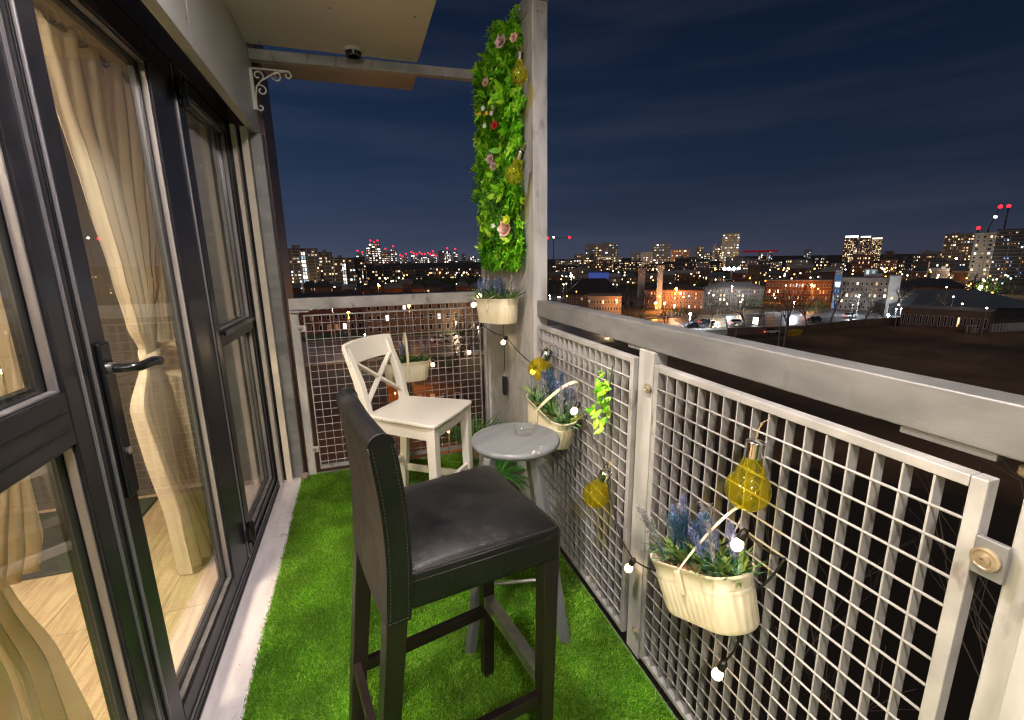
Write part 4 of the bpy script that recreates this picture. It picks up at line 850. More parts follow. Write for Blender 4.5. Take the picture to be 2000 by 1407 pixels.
# curved top rail
lps = []
for i in range(15):
    v_ = -1+2*i/14; y = v_*(hb+0.012); cx2 = -0.064-0.030*(1-v_*v_)+0.004; L_ = []
    for (dx, z) in ((-0.010, 0.862), (0.010, 0.862), (-0.016, 0.968-0.006*v_**4), (-0.036, 0.968-0.006*v_**4)):
        L_.append(Vector((cx2+dx+(0 if z < 0.9 else 0.0), y, z)))
    lps.append(L_)
mb = MB(); mb.ring(lps); mb.build('top_rail', 'white_paint', wc, bevel=0.005, seg=3)
for s in (-1, 1):
    mb = MB(); mb.bar((-0.012, s*(hb-0.034), ZS+0.045), (-0.060, -s*(hb-0.036), 0.868), 0.012 if s < 0 else 0.0115, 0.026, up=Vector((1, 0, 0.2))); mb.build('cross_slat', 'white_paint', wc, bevel=0.002)
for y in (-0.09, 0.02, 0.10): MB().lathe([(0.003, 0), (0.002, 0.0006)], 8, (Ld*0.3-y*0.8, -hf+0.018, ZS-0.009), Matrix.Rotation(R(90), 3, 'X')).build('chip', 'chip', ws)

# ============================================================ GREY STOOL WITH ASHTRAY
gs = thing('round_stool', 'round grey painted wooden stool used as a side table', 'stool', (0.462, 1.446, 0), R(33)); ZT = 0.712
MB().lathe([(0.10, ZT-0.026), (0.150, ZT-0.026), (0.158, ZT-0.020), (0.161, ZT-0.012), (0.158, ZT-0.004), (0.151, ZT-0.0005), (0.143, ZT), (0.0005, ZT)], 64, cap=False, c=(0.036, 0.002, 0)).build('seat', 'grey_stool', gs, True, auto=60)
MB().lathe([(0.10, ZT-0.050), (0.10, ZT-0.0262)], 40, c=(0.036, 0.002, 0)).build('seat_block', 'grey_stool', gs, True, auto=40)
for k in range(4):
    a = k*math.pi/2; d = Vector((math.cos(a), math.sin(a), 0)); lg = MB().bar(d*0.108+Vector((0, 0, ZT-0.028)), d*0.238, 0.036, 0.028, 0.034, 0.026, up=Vector((-d.y, d.x, 0))).build('leg', 'grey_stool', gs, bevel=0.003)
    MB().lathe([(0.009, 0), (0.008, 0.004), (0.003, 0.006)], 14, d*0.128+Vector((0, 0, ZT-0.052)), Matrix((Vector((-d.y, d.x, 0)), Vector((0, 0, 1)), d)).transposed()).build('bolt', 'steel', lg, True)
for k in range(4):
    a = k*math.pi/2; d0 = Vector((math.cos(a), math.sin(a), 0)); d1 = Vector((-math.sin(a), math.cos(a), 0)); zz = 0.36 if k % 2 else 0.24; rr_ = 0.108+(0.238-0.108)*(1-zz/(ZT-0.03))
    MB().tube([d0*rr_+Vector((0, 0, zz)), d1*rr_+Vector((0, 0, zz))], 0.007, 10).build('stretcher', 'steel', gs, True)
ch = MB(); q = random.Random(3)
for i in range(6): a = R(-60)+q.uniform(-.3, .3); r_ = q.uniform(0.10, 0.15); ch.lathe([(q.uniform(.002, .005), 0), (0.001, 0.0004)], 6, (r_*math.cos(a-R(32)), r_*math.sin(a-R(32)), ZT+0.0002))
ch.build('paint_chips', 'label_white', gs, kind='stuff')
at_ = tag(MB().lathe([(0.001, 0.0), (0.034, 0.0), (0.037, 0.003), (0.0385, 0.018), (0.038, 0.028), (0.036, 0.030), (0.033, 0.028), (0.031, 0.010), (0.028, 0.008), (0.001, 0.008)], 40, cap=False).build('ashtray', 'ash_glass', None, True, auto=50), 'small round clear glass ashtray standing on the grey stool', 'ashtray')
at_.location = onz(1023, 840, ZT+0.012)+Vector((0, 0, -0.0115))

# ============================================================ POTTED PLANTS
pp = thing('potted_plant', 'grassy palm in a tan and black woven pot in the far corner', 'plant', (0.620, 2.64, 0)); q = random.Random(9)
MB().lathe([(0.062, 0.0), (0.072, 0.02), (0.080, 0.10), (0.078, 0.17), (0.074, 0.20), (0.070, 0.20), (0.070, 0.17), (0.001, 0.17)], 36, cap=False).build('pot', 'woven', pp, True, auto=60)
mb = MB()
for i in range(150):
    a = q.random()*6.28; d = Vector((math.cos(a)*q.uniform(.3, 1.1), math.sin(a)*q.uniform(.3, 1.1), 1)); leafgeo(mb, (q.uniform(-.03, .03), q.uniform(-.03, .03), 0.17), d, (0, 0, 1), q.uniform(0.16, 0.31), q.uniform(0.006, 0.012), 6, 0.2, 0.45)
mb.build('foliage', 'leaf_palm', pp, True, auto=0, kind='stuff')
p2_ = thing('potted_plant', 'drooping broad grass plant in a dark pot under the grey stool', 'plant', (0.66, 2.32, 0))
MB().lathe([(0.05, 0), (0.065, 0.10), (0.068, 0.11), (0.06, 0.11), (0.001, 0.10)], 28, cap=False).build('pot', 'socket', p2_, True)
mb = MB()
for i in range(110):
    a = q.random()*6.28; d = Vector((math.cos(a), math.sin(a), q.uniform(.5, 1.6))); leafgeo(mb, (q.uniform(-.02, .02), q.uniform(-.02, .02), 0.10), d, (0, 0, 1), q.uniform(0.14, 0.27), q.uniform(0.008, 0.014), 6, 0.2, 0.75)
mb.build('foliage', 'leaf_palm', p2_, True, auto=0, kind='stuff')
tw = MB()
for i in range(9):
    a = q.uniform(-1, 1); pts = [Vector((0.70, 2.55, 0.15))]; d = Vector((q.uniform(-.25, .25), q.uniform(-.5, .3), 1)).normalized()
    for k in range(8): d = (d+Vector((q.uniform(-.12, .12), q.uniform(-.2, .2), -0.06*k*0.5))).normalized(); pts.append(pts[-1]+d*0.05)
    tw.tube(pts, [0.002-0.0002*k for k in range(9)], 4)
tag(tw.build('dried_twigs', 'bark_tree'), 'thin dried twigs standing in the corner against the screen', 'twigs')

# ============================================================ WALL LAMP (behind the camera, lights the balcony)
wlp = thing('wall_lamp', 'round glowing wall lamp on the upper wall behind the viewer', 'lamp', (-0.449, -1.25, 2.22))
MB().lathe([(0.05, 0), (0.05, 0.015), (0.03, 0.02)], 24, (0, 0, 0), Matrix.Rotation(R(90), 3, 'Y')).build('base', 'black_gloss', wlp, True)
MB().ball((0.10, 0, 0), 0.075, 10).build('globe', 'globe', wlp, True, auto=0)
dl_ = thing('soffit_lamp', 'round flat lamp under the balcony ceiling above the viewer', 'lamp', (-0.05, 0.85, 2.449))
MB().lathe([(0.095, 0), (0.095, -0.02), (0.085, -0.022), (0.085, -0.005)], 32, cap=False).build('rim', 'steel', dl_, True)
MB().lathe([(0.083, -0.018), (0.06, -0.026), (0.001, -0.028)], 32, cap=False).build('diffuser', 'disc', dl_, True, auto=0)

dl2 = thing('soffit_lamp', 'added second flat fill lamp under the balcony ceiling, unseen behind the viewer', 'lamp', (-0.05, -1.0, 2.449))  # extra lamp added out of view for more light on the balcony
for ch_ in list(dl_.children): copy(ch_, dl2)

# ============================================================ THE ROOM BEHIND THE GLASS
struct(MB().bb((-4.6, -1.7, -0.05), (-0.641, 3.04, 0.018)).build('room_floor', 'concrete'))
rf = bpy.data.objects['room_floor']; pw, pl = 0.19, 1.25
pm = MB().bb((0.001, 0.001, 0.0), (pw-0.001, pl-0.001, 0.008)).mesh('plank', 'plank')
for i in range(21):
    for j in range(5):
        o = inst(pm, 'plank', rf, (-0.645-pw*(i+1), -1.7-((i*0.47) % 1.25)*0+j*pl*0.95-0.0+((i*0.43) % 1)*0.0, 0.0185), (0, 0, 0), (1, 0.949, 1))
struct(MB().bb((-4.7, -1.8, 2.26), (-0.641, 3.04, 2.30)).build('room_ceiling', 'plaster'))
rw = bpy.data.objects.new('room_walls', None); C.objects.link(rw); struct(rw)
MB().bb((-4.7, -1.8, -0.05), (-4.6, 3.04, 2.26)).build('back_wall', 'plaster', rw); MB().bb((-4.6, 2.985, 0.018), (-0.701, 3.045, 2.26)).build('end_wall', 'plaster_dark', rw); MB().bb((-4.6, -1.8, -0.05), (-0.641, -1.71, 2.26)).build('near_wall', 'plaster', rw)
MB().bb((-0.705, -1.7, 2.05), (-0.642, 3.0, 2.259)).build('lintel', 'plaster', rw)
cl_ = thing('ceiling_lamp', 'round warm ceiling lamp inside the room behind the curtains', 'lamp', (-1.75, 0.75, 2.26))
MB().lathe([(0.24, 0), (0.24, -0.03), (0.22, -0.03), (0.22, 0)], 40, cap=False).build('rim', 'steel', cl_, True)
MB().lathe([(0.215, -0.028), (0.19, -0.05), (0.10, -0.06), (0.001, -0.062)], 40, cap=False).build('diffuser', 'room_lamp', cl_, True, auto=0)
cl2 = thing('ceiling_lamp', 'second warm ceiling lamp inside the room, nearer the viewer', 'lamp', (-1.9, -0.2, 2.26))
for ch_ in list(cl_.children): copy(ch_, cl2)
# furniture seen through the panes
sf = thing('sofa', 'low dark grey sofa inside the room behind the glazed doors', 'sofa', (-3.0, 2.35, 0.027))
MB().bb((-0.85, -0.40, 0.06), (0.85, 0.34, 0.42)).build('base', 'sofa', sf, bevel=0.04, seg=4); MB().bb((-0.85, 0.18, 0.4202), (0.85, 0.42, 0.80)).build('back_cushion', 'sofa', sf, bevel=0.06, seg=4)
for s in (-1, 1): MB().bb((s*0.851, -0.42, 0.06), (s*1.02, 0.42, 0.60)).build('arm', 'sofa', sf, bevel=0.04, seg=4)
rug = tag(MB().bb((-3.1, 2.28, 0.027), (-1.20, 2.93, 0.037)).build('rug', 'sofa', bevel=0.003), 'dark grey speckled rug on the wooden room floor', 'rug')
sb = thing('wooden_console', 'oak console table with two small round lamps inside the room', 'console', (-2.6, 1.35, 0.027))
MB().bb((-0.5, -0.19, 0.80), (0.5, 0.19, 0.84)).build('top', 'oak', sb, bevel=0.004); MB().bb((-0.48, -0.17, 0.66), (0.48, 0.17, 0.799)).build('drawer_box', 'oak', sb, bevel=0.003)
for s in (-1, 1):
    for s2 in (-1, 1): MB().bb((s*0.44-.02, s2*0.14-.02, 0), (s*0.44+.02, s2*0.14+.02, 0.659)).build('leg', 'room_white', sb, bevel=0.003)
for x in (-0.12, 0.06): t_ = tag(MB().ball((0, 0, 0.05), 0.05, 8).build('table_lamp', 'table_lamp', None, True, auto=0), 'small glowing ball lamp on the oak console, '+('left one' if x < 0 else 'right one'), 'lamp'); t_.location = (-2.6+x*2, 1.3, 0.868)
# curtains: a parametric sheet (list of rows: z, y_left, y_right, x, fold amplitude)
def curtain(name, label, rows, folds, seed=0, nx=150, tb=None, m='sheer', tie=None, group='sheer cream curtains behind the glass', amp=1.0):
    o = thing(name, label, 'curtain', group=group); q = random.Random(seed); ph = [q.uniform(0, 6.28) for _ in range(5)]
    rows = sorted(rows, key=lambda r: -r[0]); nz2 = 90; vs = []; fs = []
    zs = [rows[0][0]+(rows[-1][0]-rows[0][0])*i/nz2 for i in range(nz2+1)]
    for z in zs:
        for k in range(len(rows)-1):
            if rows[k][0] >= z >= rows[k+1][0]-1e-9: break
        t_ = (rows[k][0]-z)/(rows[k][0]-rows[k+1][0]+1e-9); t_ = t_*t_*(3-2*t_)*0.5+t_*0.5
        yl, yr, xx, am = [rows[k][i]*(1-t_)+rows[k+1][i]*t_ for i in (1, 2, 3, 4)]
        for i in range(nx+1):
            s = i/nx; wv = math.sin(s*folds*6.283+ph[0]+0.5*math.sin(s*9+ph[1]))+0.45*math.sin(s*folds*2.3*6.283+ph[2]+z*1.5)+0.25*math.sin(s*folds*4.1*6.283+ph[3]-z*2)
            vs.append((xx+am*amp*wv+0.010*math.sin(z*6+s*5+ph[4]), yl+(yr-yl)*s+am*0.5*math.cos(s*folds*6.283+ph[0]), z))
    for r_ in range(nz2):
        for i in range(nx): a = r_*(nx+1)+i; fs.append((a, a+1, a+nx+2, a+nx+1))
    mb = MB(); mb.add(vs, fs); mb.build('drape', m, o, True, auto=0)
    if tie:
        pts = [(tie[0]+tie[3]*math.cos(a), tie[1]+tie[4]*math.sin(a), tie[2]+0.02*math.sin(a)) for a in [6.283*i/24 for i in range(25)]]
        hl = []
        tm = MB()
        for k_, p in enumerate(pts): a = 6.283*k_/24; nrm = Vector((math.cos(a), math.sin(a), 0)); p = Vector(p); hl.append([p+Vector((0, 0, -.022))-nrm*.003, p+Vector((0, 0, -.022))+nrm*.003, p+Vector((0, 0, .022))+nrm*.004, p+Vector((0, 0, .022))-nrm*.003])
        tm.ring(hl, False); tm.build('tie_band', 'sheer', o, True, auto=0)
    return o
cz = 0.03
cA = curtain('curtain', 'long sheer cream curtain tied in a knot behind the balcony door', [(2.06, 1.80, 2.66, -0.80, 0.020), (1.85, 1.82, 2.62, -0.80, 0.022), (1.50, 1.86, 2.50, -0.80, 0.022), (1.30, 1.92, 2.36, -0.80, 0.020), (1.12, 2.00, 2.20, -0.80, 0.016), (1.02, 2.07, 2.145, -0.80, 0.010), (0.97, 2.06, 2.15, -0.80, 0.010), (0.82, 1.93, 2.20, -0.80, 0.018), (0.60, 1.96, 2.22, -0.80, 0.022), (0.30, 2.02, 2.34, -0.80, 0.026), (0.035, 2.06, 2.44, -0.80, 0.030)], 7, 2, tie=(-0.80, 2.108, 1.0, 0.030, 0.048))
# the puff thrown back over the tie
mb = MB(); vs = []; fs = []; n1, n2 = 18, 40
for i in range(n1+1):
    t_ = i/n1
    for j in range(n2+1):
        s = j/n2; y = 2.13+0.40*t_; z = 1.02-0.18*t_*t_-(0.09+0.10*math.sin(math.pi*min(1, t_*1.0)))*s*(1-0.35*t_)+0.03*math.sin(math.pi*t_); x = -0.79+0.05*math.sin(math.pi*s)*math.sin(math.pi*min(t_+0.15, 1))+0.007*math.sin(s*24+t_*4); vs.append((x, y, z))
for i in range(n1):
    for j in range(n2): a = i*(n2+1)+j; fs.append((a, a+1, a+n2+2, a+n2+1))
mb.add(vs, fs); mb.build('knot_puff', 'sheer', cA, True, auto=0)
curtain('curtain', 'straight thin sheer curtain hanging behind the tied one', [(2.06, 2.30, 2.93, -0.86, 0.012), (1.2, 2.30, 2.90, -0.86, 0.012), (0.04, 2.32, 2.86, -0.86, 0.014)], 9, 5, m='sheer_thin')
curtain('curtain', 'sheer cream curtain swept to the left behind the glazed side door', [(2.06, 1.02, 1.60, -0.82, 0.02), (1.5, 1.05, 1.55, -0.82, 0.02), (1.1, 1.15, 1.46, -0.82, 0.018), (0.85, 1.18, 1.36, -0.82, 0.016), (0.70, 1.10, 1.34, -0.82, 0.02), (0.635, 1.08, 1.30, -0.82, 0.02)], 6, 9)
curtain('curtain', 'glowing cream curtain hem at the bottom left corner of the view', [(1.4, 0.80, 1.10, -0.80, 0.02), (0.85, 0.92, 1.12, -0.80, 0.02), (0.655, 0.98, 1.16, -0.80, 0.025), (0.45, 1.0, 1.205, -0.80, 0.03), (0.035, 1.02, 1.26, -0.80, 0.035)], 5, 13)
cr_ = thing('curtain_rod', 'metal curtain rod with eyelet rings inside above the doors', 'curtain rod', (-0.80, 0, 2.055))
MB().tube([(0, -0.5, 0), (0, 2.95, 0)], 0.011, 12).build('rod', 'steel', cr_, True)
rg_ = MB().tube([(0, 0.026*math.cos(a), 0.026*math.sin(a)) for a in [6.283*i/20 for i in range(21)]], 0.0045, 8, False).mesh('eyelet', 'steel'); rg_.shade_smooth()
for y in (1.84, 1.98, 2.14, 2.30, 2.44, 2.60, 1.10, 1.26, 1.44): inst(rg_, 'eyelet', cr_, (0.016, y, -0.004), (0, R(rnd.uniform(-15, 15)), R(rnd.uniform(-30, 30))))
tag(MB().bb((-0.60, 2.44, 1.88), (-0.598, 2.50, 2.0)).build('door_sticker', 'label_white'), 'small pale paper sticker behind the top corner of the glass', 'sticker').location = (-0.03, -0.28, -0.09)
for o in list(bpy.data.objects):
    pass

# ============================================================ THE CITY BEYOND
emit('lamp_warm_soft', (1.0, 0.75, 0.45), 12.0); emit('lamp_sodium_soft', (1.0, 0.36, 0.05), 12.0); emit('lamp_cool_soft', (0.8, 0.9, 1.0), 6.0)
def Dg(x, y): p = G(x, y); return math.hypot(p.x, p.y)
struct(MB().bb((-6000, -400, GZ-1), (7000, 9000, GZ)).build('ground', 'ground'))
# road: ribbon through picture-derived ground points
def ribbon(pts, wd, z, name, m, off=0.0):
    vs = []; fs = []; n = len(pts)
    for i, p in enumerate(pts):
        t = (pts[min(i+1, n-1)]-pts[max(i-1, 0)]).normalized(); s = Vector((-t.y, t.x, 0)); c = p+s*off
        vs += [(c+s*wd/2).to_tuple()[:2]+(z,), (c-s*wd/2).to_tuple()[:2]+(z,)]
    for i in range(n-1): fs.append((2*i, 2*i+1, 2*i+3, 2*i+2))
    mb = MB(); mb.add(vs, fs); return mb.build(name, m)
def smooth(ps, k=8):
    o = []
    for i in range(len(ps)-1):
        p0, p1, p2, p3 = ps[max(i-1, 0)], ps[i], ps[i+1], ps[min(i+2, len(ps)-1)]
        for j in range(k): t = j/k; o.append(0.5*((2*p1)+(p2-p0)*t+(2*p0-5*p1+4*p2-p3)*t*t+(3*p1-p0-3*p2+p3)*t**3))
    return o+[ps[-1]]
road = smooth([G(-100, 745), G(300, 715), G(600, 690), G(760, 678), G(940, 668), G(1120, 652), G(1300, 634), G(1420, 628), G(1560, 622), G(1700, 612), G(1850, 604), G(2050, 598), G(2300, 592)])
struct(ribbon(road, 24, GZ+0.008, 'road', 'asphalt'))
pv = struct(ribbon(road, 3.0, GZ+0.13, 'pavement', 'pavement', 13.6)); struct(ribbon(road, 3.0, GZ+0.13, 'pavement', 'pavement', -13.6))
for off in (-11.4, 11.4, 0.15, -0.15): struct(ribbon(road, 0.15, GZ+0.014, 'road_marking', 'line_white', off))
dash = MB()
for off in (-6, 6):
    for i in range(0, len(road)-1):
        L = (road[i+1]-road[i]).length; n = max(1, int(L/6))
        for j in range(n):
            a = road[i].lerp(road[i+1], j/n); b = road[i].lerp(road[i+1], j/n+min(0.5, 2.2/L)); t = (b-a).normalized(); s = Vector((-t.y, t.x, 0)); c = s*off
            dash.add([(a+c+s*.07).to_tuple()[:2]+(GZ+.014,), (a+c-s*.07).to_tuple()[:2]+(GZ+.014,), (b+c-s*.07).to_tuple()[:2]+(GZ+.014,), (b+c+s*.07).to_tuple()[:2]+(GZ+.014,)], [(0, 1, 2, 3)])
struct(dash.build('road_marking', 'line_white'))
mb = MB(); fp_ = [G(1310, 672), G(1500, 660), G(1700, 636), G(2100, 640), G(2600, 760), G(2600, 1100), G(1500, 900), G(1200, 760)]
mb.add([(p.x, p.y, GZ+0.004) for p in fp_], [tuple(range(8))]); struct(mb.build('field', 'field'))
mb = MB(); vp_ = [G(560, 655), G(940, 642), G(940, 655), G(560, 670)]; mb.add([(p.x, p.y, GZ+0.006) for p in vp_], [(0, 1, 2, 3)]); struct(mb.build('verge', 'verge'))
mb = MB(); vp_ = [G(560, 760), G(940, 715), G(960, 1100), G(560, 1150)]; mb.add([(p.x, p.y, GZ+0.005) for p in vp_], [(0, 1, 2, 3)]); struct(mb.build('yard', 'field'))

ub = MB().box((0, 0, 0), (1, 1, 1)); WINME = {}
def winmesh(k):
    if k not in WINME: WINME[k] = ub.mesh('window_pane', k)
    return WINME[k]
def frame_at(x0, x1, D, D2=None):
    a, b = atd(x0, D), atd(x1, D2 or D); c = (a+b)/2; d = b-a; return c, d.length, math.atan2(d.y, d.x)
def building(name, label, x0, x1, ytop, D, m, depth=14, cols=6, rows=8, lit=0.4, pal=('warm', 'white', 'cool'), D2=None, roof='flat', each=False, wsz=(0.55, 0.5), seed=0, frames=False, group=None, zlo=0.0, roofm=None, cat='building', side=True, pitch=2.5, base=None, extra=None):
    c, W, a = frame_at(x0, x1, D, D2); Hb = zat((x0+x1)/2, ytop, (D+(D2 or D))/2)-GZ
    o = thing(name, label, cat, c, a, group=group); q = random.Random(seed*77+int(x0)); he = Hb-(pitch if roof != 'flat' else 0)
    MB().bb((-W/2, 0, 0), (W/2, depth, he)).build('wall', m, o)
    rm_ = roofm or 'slate'
    if roof == 'flat': MB().bb((-W/2-.15, -0.15, he+.002), (W/2+.15, depth+.15, he+min(0.5, Hb*0.03))).build('roof', m if not roofm else roofm, o)
    elif roof == 'hip':
        mb = MB(); e = 0.5; i_ = min(depth/2+e, W*0.3); mb.add([(-W/2-e, -e, he), (W/2+e, -e, he), (W/2+e, depth+e, he), (-W/2-e, depth+e, he), (-W/2-e+i_, depth/2, Hb), (W/2+e-i_, depth/2, Hb)], [(0, 1, 5, 4), (1, 2, 5), (2, 3, 4, 5), (3, 0, 4), (3, 2, 1, 0)]); mb.build('roof', rm_, o)
    else:
        mb = MB(); e = 0.5; mb.add([(-W/2-e, -e, he), (W/2+e, -e, he), (W/2+e, depth+e, he), (-W/2-e, depth+e, he), (-W/2-e, depth/2, Hb), (W/2+e, depth/2, Hb)], [(0, 1, 5, 4), (1, 2, 5), (2, 3, 4, 5), (3, 0, 4), (3, 2, 1, 0)]); mb.build('roof', rm_, o)
    ch_, cw_ = (he-zlo-0.6)/rows, W/cols
    if rows > 3 or D > 300:
        lm_ = MB()
        for r_ in range(1, rows+1): lm_.bb((-W/2-.05, -0.10, zlo+ch_*r_-ch_*.06), (W/2+.05, -0.002, zlo+ch_*r_+ch_*.03))
        for k in range(0, cols+1, q.choice((2, 3, 4))): lm_.bb((-W/2+cw_*k-cw_*.07, -0.16, zlo), (-W/2+cw_*k+cw_*.07, -0.101, he))
        lm_.build('facade_bands', 'conc_far' if m != 'conc_far' else 'brick_pale', o, kind='stuff')
        if roof == 'flat' and W > 6: px_ = q.uniform(-.25, .25)*W; MB().bb((px_-W*.12, depth*.2, he+min(0.5, Hb*0.03)+.01), (px_+W*.12, depth*.6, he+min(0.5, Hb*.03)+Hb*.05+.8)).build('roof_plant', 'conc_far', o)
    groups = {}
    for r_ in range(rows):
        for k in range(cols):
            isl = q.random() < lit
            kk = q.choice(pal) if isl else None
            if isl and q.random() < 0.25: kk = 'dim'
            if not isl and not (each or frames): continue
            ww, wh = cw_*wsz[0]*(q.choice((0.55, 0.8, 1.0, 1.35)) if not each else 1), ch_*wsz[1]*(q.choice((.7, 1, 1)) if not each else 1); cx_ = -W/2+cw_*(k+0.5)+(0 if each else q.uniform(-.12, .12)*cw_); cz_ = zlo+ch_*(r_+0.5)
            mm = 'win_'+kk if kk else 'win_dark'
            if each:
                w_ = inst(winmesh('win_frame'), 'window', o, (cx_, -0.03, cz_), (0, 0, 0), (ww+0.16, 0.08, wh+0.16)); 
                p_ = bpy.data.objects.new('pane', winmesh(mm)); C.objects.link(p_); p_.parent = w_; p_.location = (0, -0.7, 0); p_.scale = (ww/(ww+.16)*0.97, 0.6, wh/(wh+.16)*0.97)
            else: groups.setdefault(mm, MB()).box((cx_, -0.04, cz_), (ww, 0.12, wh))
    if side and not each:
        nd = max(2, int(depth/cw_)) if cw_ < depth else 2
        for sd in (-1, 1):
            for r_ in range(rows):
                for k in range(nd):
                    if q.random() < lit*0.6: groups.setdefault('win_'+q.choice(pal), MB()).box((sd*(W/2+0.04), depth*(k+.5)/nd, zlo+ch_*(r_+.5)), (0.12, depth/nd*wsz[0], ch_*wsz[1]))
    for mm, g in groups.items(): g.build('lit_windows' if mm != 'win_dark' else 'dark_windows', mm, o, kind='stuff')
    return o, W, Hb
def y_is_road(px, py): return (px, py) in ((1356, 614), (1562, 590), (1680, 596), (1410, 598), (930, 640), (700, 655))
def lampost(px, py, D, kind, power, label, r_=0.35, pole=True, col=None, h=None):
    p = atd(px, D); z = zat(px, py, D); o = thing('street_lamp', label, 'street lamp', (p.x, p.y, GZ), group='street lamps in the city')
    hh = z-GZ
    if pole: MB().tube([(0, 0, 0), (0, 0, hh+0.1)], [0.12, 0.06], 6).build('pole', 'conc_far', o)
    MB().ball((0, 0, hh), r_, 5).build('lantern', kind, o, True, auto=0)
    if power:
        l = bpy.data.lights.new('lamp_light', 'POINT'); l.energy = power*((2.6 if y_is_road(px, py) else 1.2) if kind != 'lamp_sodium' and D < 250 else (1.7 if kind != 'lamp_sodium' else 0.95)); l.shadow_soft_size = r_*1.3; l.color = col or {'lamp_sodium': (1, .33, .05), 'lamp_white': (.8, .9, 1), 'lamp_warm': (1, .72, .42)}[kind]
        lo_ = bpy.data.objects.new('lamp_light', l); C.objects.link(lo_); lo_.parent = o; lo_.location = (0, 0, hh-r_*2.2-0.2)
    return o
B_ = building
# ---- left of the green wall: slab blocks, then the distant towers
B_('apartment_block', 'leftmost slab block with a bright white lit stair column', 557, 623, 487, 330, 'dark_clad', 16, 9, 13, 0.42, ('white', 'cool', 'warm'), seed=1, wsz=(.5, .45))
B_('apartment_block', 'dark block stepping down right of the leftmost slab block', 624, 651, 494, 340, 'dark_clad', 16, 5, 12, 0.30, ('white', 'warm'), seed=2)
B_('apartment_block', 'lower block with a lit stair column, third from the left', 652, 692, 505, 335, 'dark_clad', 16, 7, 10, 0.30, ('warm', 'white', 'cool'), seed=3)
B_('apartment_block', 'narrow dark block right of the lit stair column', 692, 714, 504, 345, 'dark_clad', 16, 4, 10, 0.40, ('white', 'warm'), seed=4)
B_('apartment_block', 'low dark block with few windows in front of the distant towers', 714, 780, 520, 380, 'dark_clad', 14, 12, 6, 0.22, ('warm', 'white'), seed=5)
for i, (x0, y0, x1, y1, D, mm, lb) in enumerate(((589, 492, 598, 553, 328, 'win_cool', 'leftmost slab block'), (667, 515, 675, 556, 333, 'win_cool', 'third block from the left'), (705, 528, 708, 545, 343, 'win_cool', 'narrow dark block'))):
    c, W, a = frame_at(x0, x1, D); z0, z1 = zat(x0, y1, D), zat(x0, y0, D); o = thing('stair_tower', 'glazed stair column lit cold white on the '+lb, 'stair tower', (c.x, c.y, GZ), a)
    MB().bb((-W/2, 0, 0), (W/2, 3, z1-GZ+0.5)).build('wall', 'conc_far', o); n = int((z1-z0)/2.2)
    for s in ((-.24, .24) if W > 1.5 else (0,)): 
        for k in range(n): inst(winmesh('win_hot' if k % 3 else 'win_cool'), 'window', o, (W*s, -0.05, z0-GZ+(k+.5)*(z1-z0)/n), (0, 0, 0), (W*0.3, 0.12, (z1-z0)/n*0.7))
def tower(label, x0, x1, y0, D, lit, pal, m='conc_far', crown=None, beacons=0, seed=0, cols=5, rows=10, wsz=(.6, .5), name='tower'):
    o, W, Hb = B_(name, label, x0, x1, y0, D, m, (x1-x0)*D/900*0.8, cols, rows, lit, pal, seed=seed, wsz=wsz, zlo=Hz(D), cat='tower', side=False)
    if crown: MB().bb((-W/2*0.92, -0.3, Hb+0.6), (W/2*0.92, W*0.3, Hb+0.6+W*0.16)).build('crown', crown, o)
    for k in range(beacons): MB().ball((W*(-0.3+0.6*k/max(1, beacons-1)) if beacons > 1 else 0, 0, Hb+D*0.003*(1 if k % 2 else 2)), D*0.0016, 4).build('beacon', 'beacon', o)
    return o
def Hz(D): return max(0, zat(1000, hor(1000)+14, D)-GZ) if D > 500 else 0
tower('tall lit office tower with red beacons, highest on the left skyline', 722, 745, 476, 4200, .85, ('hot', 'white'), beacons=3, seed=9, cols=4, rows=9)
tower('lit office tower just left of the highest far tower', 716, 724, 483, 4150, .7, ('cool', 'white'), seed=10, cols=2, rows=7)
tower('broad lit office tower right of the highest far tower', 747, 762, 492, 4100, .8, ('hot', 'warm'), seed=11, cols=4, rows=6, beacons=1)
tower('lit office tower with a red mast right of the broad one', 764, 776, 487, 4300, .75, ('hot', 'white'), seed=12, cols=3, rows=7, beacons=1)
tower('slim far tower left of the office cluster with red light', 697, 712, 496, 4000, .7, ('white', 'cool'), seed=13, cols=3, rows=6, beacons=2)
tower('dark far tower with pale right side near the green wall', 857, 868, 490, 3600, .15, ('white',), seed=14, cols=3, rows=6)
tower('brightly lit far tower near the green wall', 868, 881, 491, 3600, .9, ('hot', 'white'), seed=15, cols=3, rows=7, beacons=1)
tower('slim far tower topped by a strong red light near the green wall', 886, 894, 492, 3700, .6, ('hot', 'warm'), seed=16, cols=2, rows=6, beacons=1)
tower('faint far tower with curved top close to the green wall', 902, 910, 496, 3900, .15, ('cool',), seed=17, cols=2, rows=5)
for i, (x, y) in enumerate(((784, 504), (793, 502), (806, 498), (814, 503), (822, 499), (830, 502), (838, 500), (846, 497), (850, 503), (918, 503), (926, 501), (935, 504))):
    tower('small far lit tower, '+['first', 'second', 'third', 'fourth', 'fifth', 'sixth', 'seventh', 'eighth', 'ninth', 'tenth', 'eleventh', 'last'][i]+' from the left on the skyline', x-3, x+4, y, 3800, .6, ('hot', 'white', 'cool'), beacons=(0 if i > 8 else 1+(i+1) % 2), seed=20+i, cols=2, rows=4)
